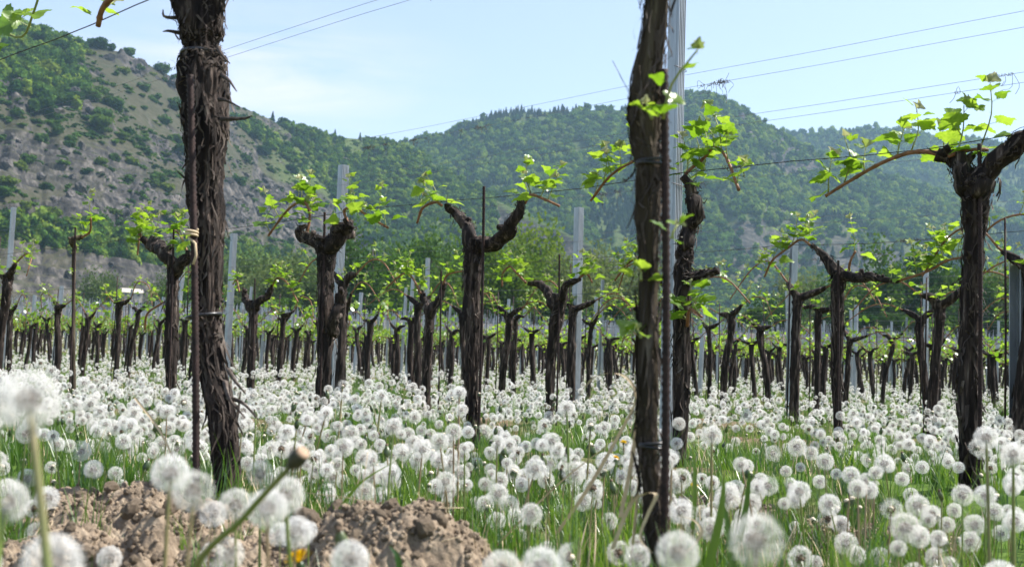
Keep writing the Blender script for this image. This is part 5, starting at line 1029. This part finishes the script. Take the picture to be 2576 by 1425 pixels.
# the rest of the meadow
def meadow(r0, r1, dens, rs):
    n = int(0.5 * 0.98 * (r1 * r1 - r0 * r0) * dens); rr_ = np.sqrt(rs.uniform(r0 * r0, r1 * r1, n)); a = rs.uniform(-0.49, 0.49, n); return rr_ * np.sin(a), rr_ * np.cos(a)
def clear(x, y, m=1.0):
    ok = np.ones(len(x), bool)
    for mx_, my_, a, b_, rot in mounds:
        dx, dy = x - mx_, y - my_; u = dx * math.cos(rot) + dy * math.sin(rot); v_ = -dx * math.sin(rot) + dy * math.cos(rot); ok &= (u / a) ** 2 + (v_ / b_) ** 2 > m
    return ok
D = []
for r0, r1, dens in ((1.75, 2.4, 60), (2.4, 6, 180), (6, 11, 125), (11, 34, 26), (34, 98, 4)):
    x, y = meadow(r0, r1, dens, r4); pn = fbm(x * 0.9 + 4, y * 0.9, 61, 3); q = N[0] * x + N[1] * y; rowdst = np.abs((q - ROW0 + ROWSP / 2) % ROWSP - ROWSP / 2)
    ok = clear(x, y, 0.75) & (r4.random(len(x)) < sstep(0.33, 0.48, pn) * 0.82 + 0.18) & ((rowdst > 0.17) | (r4.random(len(x)) < 0.35)) & (rowdst > 0.05)
    D.append(np.stack([x[ok], y[ok], np.full(ok.sum(), r0)], -1))
D = np.concatenate(D); D = D[np.argsort(np.hypot(D[:, 0], D[:, 1]))]; n = len(D)
hgt = np.clip(r4.normal(0.155, 0.06, n), 0.04, 0.30) * np.clip(0.55 + (np.hypot(D[:, 0], D[:, 1]) - 1.4) * 0.25, 0.55, 1.0)
kind = r4.random(n); nind = 0; rest = []
lodsrc = []; stemsrc = []
for q in range(n):
    x, y = D[q, :2]; 
    vis = abs(x) < math.tan(math.radians(24)) * y and (y > 2.0 or hgt[q] > 0.08)
    if nind < 292 - nd_ and vis:
        sc = r4.uniform(0.66, 1.16); k = kind[q]
        if k < 0.54: hd, hn, lb, gp = HEADS[r4.integers(0, 4)], 'seed_head', 'round white dandelion clock among the grass of the near meadow', 'near dandelion clocks'
        elif k < 0.78: hd, hn, lb, gp = HEADS[4 + r4.integers(0, 3)], 'seed_head', 'partly blown dandelion clock among the grass of the near meadow', 'near partly blown dandelions'
        elif k < 0.94: hd, hn, lb, gp = BARE, 'bare_head', 'bare dandelion stalk with a pale button head in the near meadow', 'near bare dandelion stalks'
        else: hd, hn, lb, gp = BUD, 'closed_bud', 'closed brown tipped dandelion bud among the clocks', 'closed dandelion buds'
        t = dandelion(x, y, float(gz(x, y)) + hgt[q], hd, hn, sc, lb, gp, r4); nind += 1
        if nind in (200, 201): t.children[1].data = LOD[nind - 200]; lodsrc.append(t.children[1])
        if len(stemsrc) < 4: stemsrc.append(t.children[0])
    else: rest.append(q)
hs = {}
for o in bpy.data.objects:
    if o.type == 'MESH' and o.data.name.startswith(('seed_head', 'bare_head', 'closed_bud')) and o.data.name not in hs: hs[o.data.name] = o
fullsrc = [hs[m.name] for m in HEADS if m.name in hs][:7]; baresrc = [hs[m.name] for m in (BARE, BUD) if m.name in hs]; allsrc = fullsrc + baresrc + lodsrc
rest = np.array(rest); X, Y = D[rest, 0], D[rest, 1]; dist = np.hypot(X, Y); Z = gz(X, Y); H = hgt[rest]; K = kind[rest]; m = len(rest)
nf, nb = len(fullsrc), len(baresrc)
vid = np.where(dist > 17, nf + nb + r4.integers(0, len(lodsrc), m), np.where(K < 0.54, r4.integers(0, 4, m), np.where(K < 0.78, 4 + r4.integers(0, 3, m), nf + r4.integers(0, nb, m))))
S = r4.uniform(0.66, 1.18, m) * np.where(dist > 34, 1.75, 1.0); rot = np.stack([r4.normal(size=m) * 0.25, r4.normal(size=m) * 0.25, r4.uniform(0, 6.28, m)], -1)
scatter('dandelion_heads', np.stack([X, Y, Z + H], -1), rot, S, vid, [allsrc], 'white carpet of dandelion clocks under the vines', 'dandelions')
k = dist < 22; st_r = np.stack([r4.normal(size=m) * 0.06, r4.normal(size=m) * 0.06, rot[:, 2]], -1)
STEMO = stemsrc[:1]
scatter('dandelion_stems', np.stack([X, Y, Z], -1)[k], st_r[k], np.stack([H, H, H], -1)[k] * np.array([1.05, 1.05, 1.0]), np.zeros(k.sum(), int), [STEMO], 'pale stalks of the dandelion carpet', 'stalks')

# ------------------------------------------------------------------ grass
def tuft_mesh(seed, n, h, wd, spread, material='grass'):
    r = np.random.default_rng(seed); mb = MB()
    for q in range(n):
        a = r.uniform(0, 6.283); b = np.array([r.normal(), r.normal(), 0]) * spread; L = h * r.uniform(0.5, 1.15); ln = r.uniform(0.05, 0.5) ; c = np.array([math.cos(a), math.sin(a), 0]); s = np.array([-c[1], c[0], 0]); Vs = []; st = 5
        for k in range(st):
            f = k / (st - 1); p = b + c * ln * L * f ** 2.0 + np.array([0, 0, L * (f - 0.18 * ln * f ** 3) - 0.01]); w_ = wd * r.uniform(0.9, 1.1) * (1 - f ** 2.2) + 0.0002; Vs += [p - s * w_, p + s * w_]
        mb.add(Vs, [(2 * k, 2 * k + 1, 2 * k + 3, 2 * k + 2) for k in range(st - 1)])
    return mb.mesh('grass', M[material], True)
gsrc = []
for q in range(6):
    p = at(1000 + q * 160, 1100, 2.6 + 0.2 * q); o = obj('grass', tuft_mesh(500 + q, 16 if q < 5 else 5, [0.13, 0.16, 0.19, 0.12, 0.22, 0.16][q], 0.0021, 0.022, 'grass' if q < 5 else 'straw')); o.location = (p[0], p[1], float(gz(p[0], p[1]))); gsrc.append(o)
    tag(o, 'tuft of green meadow grass between dandelions' if q < 5 else 'wisp of dry straw between dandelions', 'grass', kind='stuff')
G = []
for r0, r1, dens in ((1.15, 6, 230), (6, 16, 70), (16, 45, 9)):
    x, y = meadow(r0, r1, dens, r4); ok = clear(x, y, 0.62) & (r4.random(len(x)) < 0.35 + 0.75 * sstep(0.3, 0.6, fbm(x * 1.4, y * 1.4, 71, 3))); G.append(np.stack([x[ok], y[ok]], -1))
G = np.concatenate(G); m = len(G); gd = np.hypot(G[:, 0], G[:, 1])
S = r4.uniform(0.5, 1.0, m) * np.clip(0.42 + (gd - 1.1) * 0.3, 0.42, 0.9) * np.where(gd > 16, 1.5, 1.0); gv = r4.integers(0, 5, m); gv = np.where(r4.random(m) < 0.12, 5, gv)
scatter('grass', np.stack([G[:, 0], G[:, 1], gz(G[:, 0], G[:, 1])], -1), np.stack([r4.normal(size=m) * 0.12, r4.normal(size=m) * 0.12, r4.uniform(0, 6.28, m)], -1), S, gv, [gsrc], 'green meadow grass under the dandelions', 'grass')
# single blades and dry stalks that stand out
def blade(pts, dep, wd, material, label, cat, group=None):
    P = np.array([at(x, y, dep) for x, y in pts]); base = P[0].copy(); base[2] = float(gz(base[0], base[1])); Q = spline(P, 22) - base; vx = CR3[:, 0] * 0.9 + np.array([0, 0.35, 0]); w_ = wd * np.sin(np.linspace(0.35, 1, 22) * math.pi) ** 0.7 + 0.0003; th = np.array([0.0, 0.0008, 0])
    V = np.vstack([Q - vx * w_[:, None], Q + th, Q + vx * w_[:, None]]); n = 22; i = np.arange(n - 1); F = np.vstack([np.stack([i, n + i, n + i + 1, i + 1], -1), np.stack([n + i, 2 * n + i, 2 * n + i + 1, n + i + 1], -1)])
    o = MB().add(V, F).obj('grass_blade' if cat == 'grass' else 'dry_stalk', M[material]); o.location = base; return tag(o, label, cat, group)
blade([(1770, 1470), (1800, 1350), (1815, 1270), (1822, 1195)], 1.55, 0.007, 'grass', 'broad dark green grass blade right of the young trunk', 'grass')
blade([(1850, 1470), (1832, 1330), (1815, 1250)], 1.6, 0.005, 'grass', 'shorter broad grass blade leaning left, right of the young trunk', 'grass')
blade([(1860, 1360), (1878, 1260), (1885, 1180)], 2.1, 0.006, 'grass', 'upright broad grass blade behind the half blown clock', 'grass')
blade([(1742, 1330), (1748, 1220), (1742, 1120)], 1.9, 0.004, 'grass', 'narrow upright grass blade near the iron rod', 'grass')
blade([(1400, 1340), (1480, 1225), (1580, 1050), (1600, 1000)], 2.0, 0.004, 'straw', 'dry straw leaning up to the right towards the young trunk', 'stalk')
blade([(1220, 1400), (1400, 1220), (1560, 1095)], 2.1, 0.0022, 'straw', 'long straight dry straw lying across the meadow', 'stalk')
blade([(1560, 1300), (1590, 1150), (1605, 1010), (1570, 945), (1500, 945), (1450, 1000)], 1.8, 0.0035, 'straw', 'drooping dry grass blade arching left of the young trunk', 'stalk')
blade([(1585, 1420), (1600, 1280), (1610, 1100), (1590, 960)], 1.75, 0.0022, 'straw', 'thin brown stalk climbing beside the young trunk', 'stalk')
blade([(1540, 1380), (1590, 1260), (1650, 1240), (1630, 1290), (1610, 1350), (1640, 1390)], 1.65, 0.0035, 'straw', 'curled dry grass blade looped round the young trunk foot', 'stalk')
blade([(1690, 1420), (1760, 1350), (1750, 1310), (1700, 1295)], 1.7, 0.003, 'straw', 'short curled dry blade right of the young trunk foot', 'stalk')
blade([(340, 1000), (400, 1080), (450, 1180)], 2.5, 0.003, 'straw', 'dry straw slanting down left of the shaggy trunk', 'stalk')
blade([(840, 1300), (905, 1215), (1000, 1155)], 2.0, 0.0035, 'grass', 'dark bent grass blade across two dandelion clocks', 'grass')
blade([(1010, 1470), (1000, 1400), (980, 1372)], 1.5, 0.004, 'grass', 'small green blade in front of the soil heap', 'grass')
blade([(845, 1440), (852, 1390), (858, 1365)], 1.35, 0.005, 'grass', 'short broad green blade beside the closed bud', 'grass')

# ------------------------------------------------------------------ haze
mb = MB(); box(mb, (-3100, -3100, -2), (3100, 3100, 640)); m, t = mat('haze'); o_ = nd(t, 'ShaderNodeOutputMaterial'); v = nd(t, 'ShaderNodeVolumePrincipled'); v.inputs['Color'].default_value = (0.50, 0.76, 1.0, 1); v.inputs['Density'].default_value = 0.00010; v.inputs['Anisotropy'].default_value = 0.2
t.links.new(v.outputs[0], o_.inputs['Volume']); hz = mb.obj('haze', m, None, False); tag(hz, 'thin blue spring haze in the valley air', 'haze', kind='stuff')
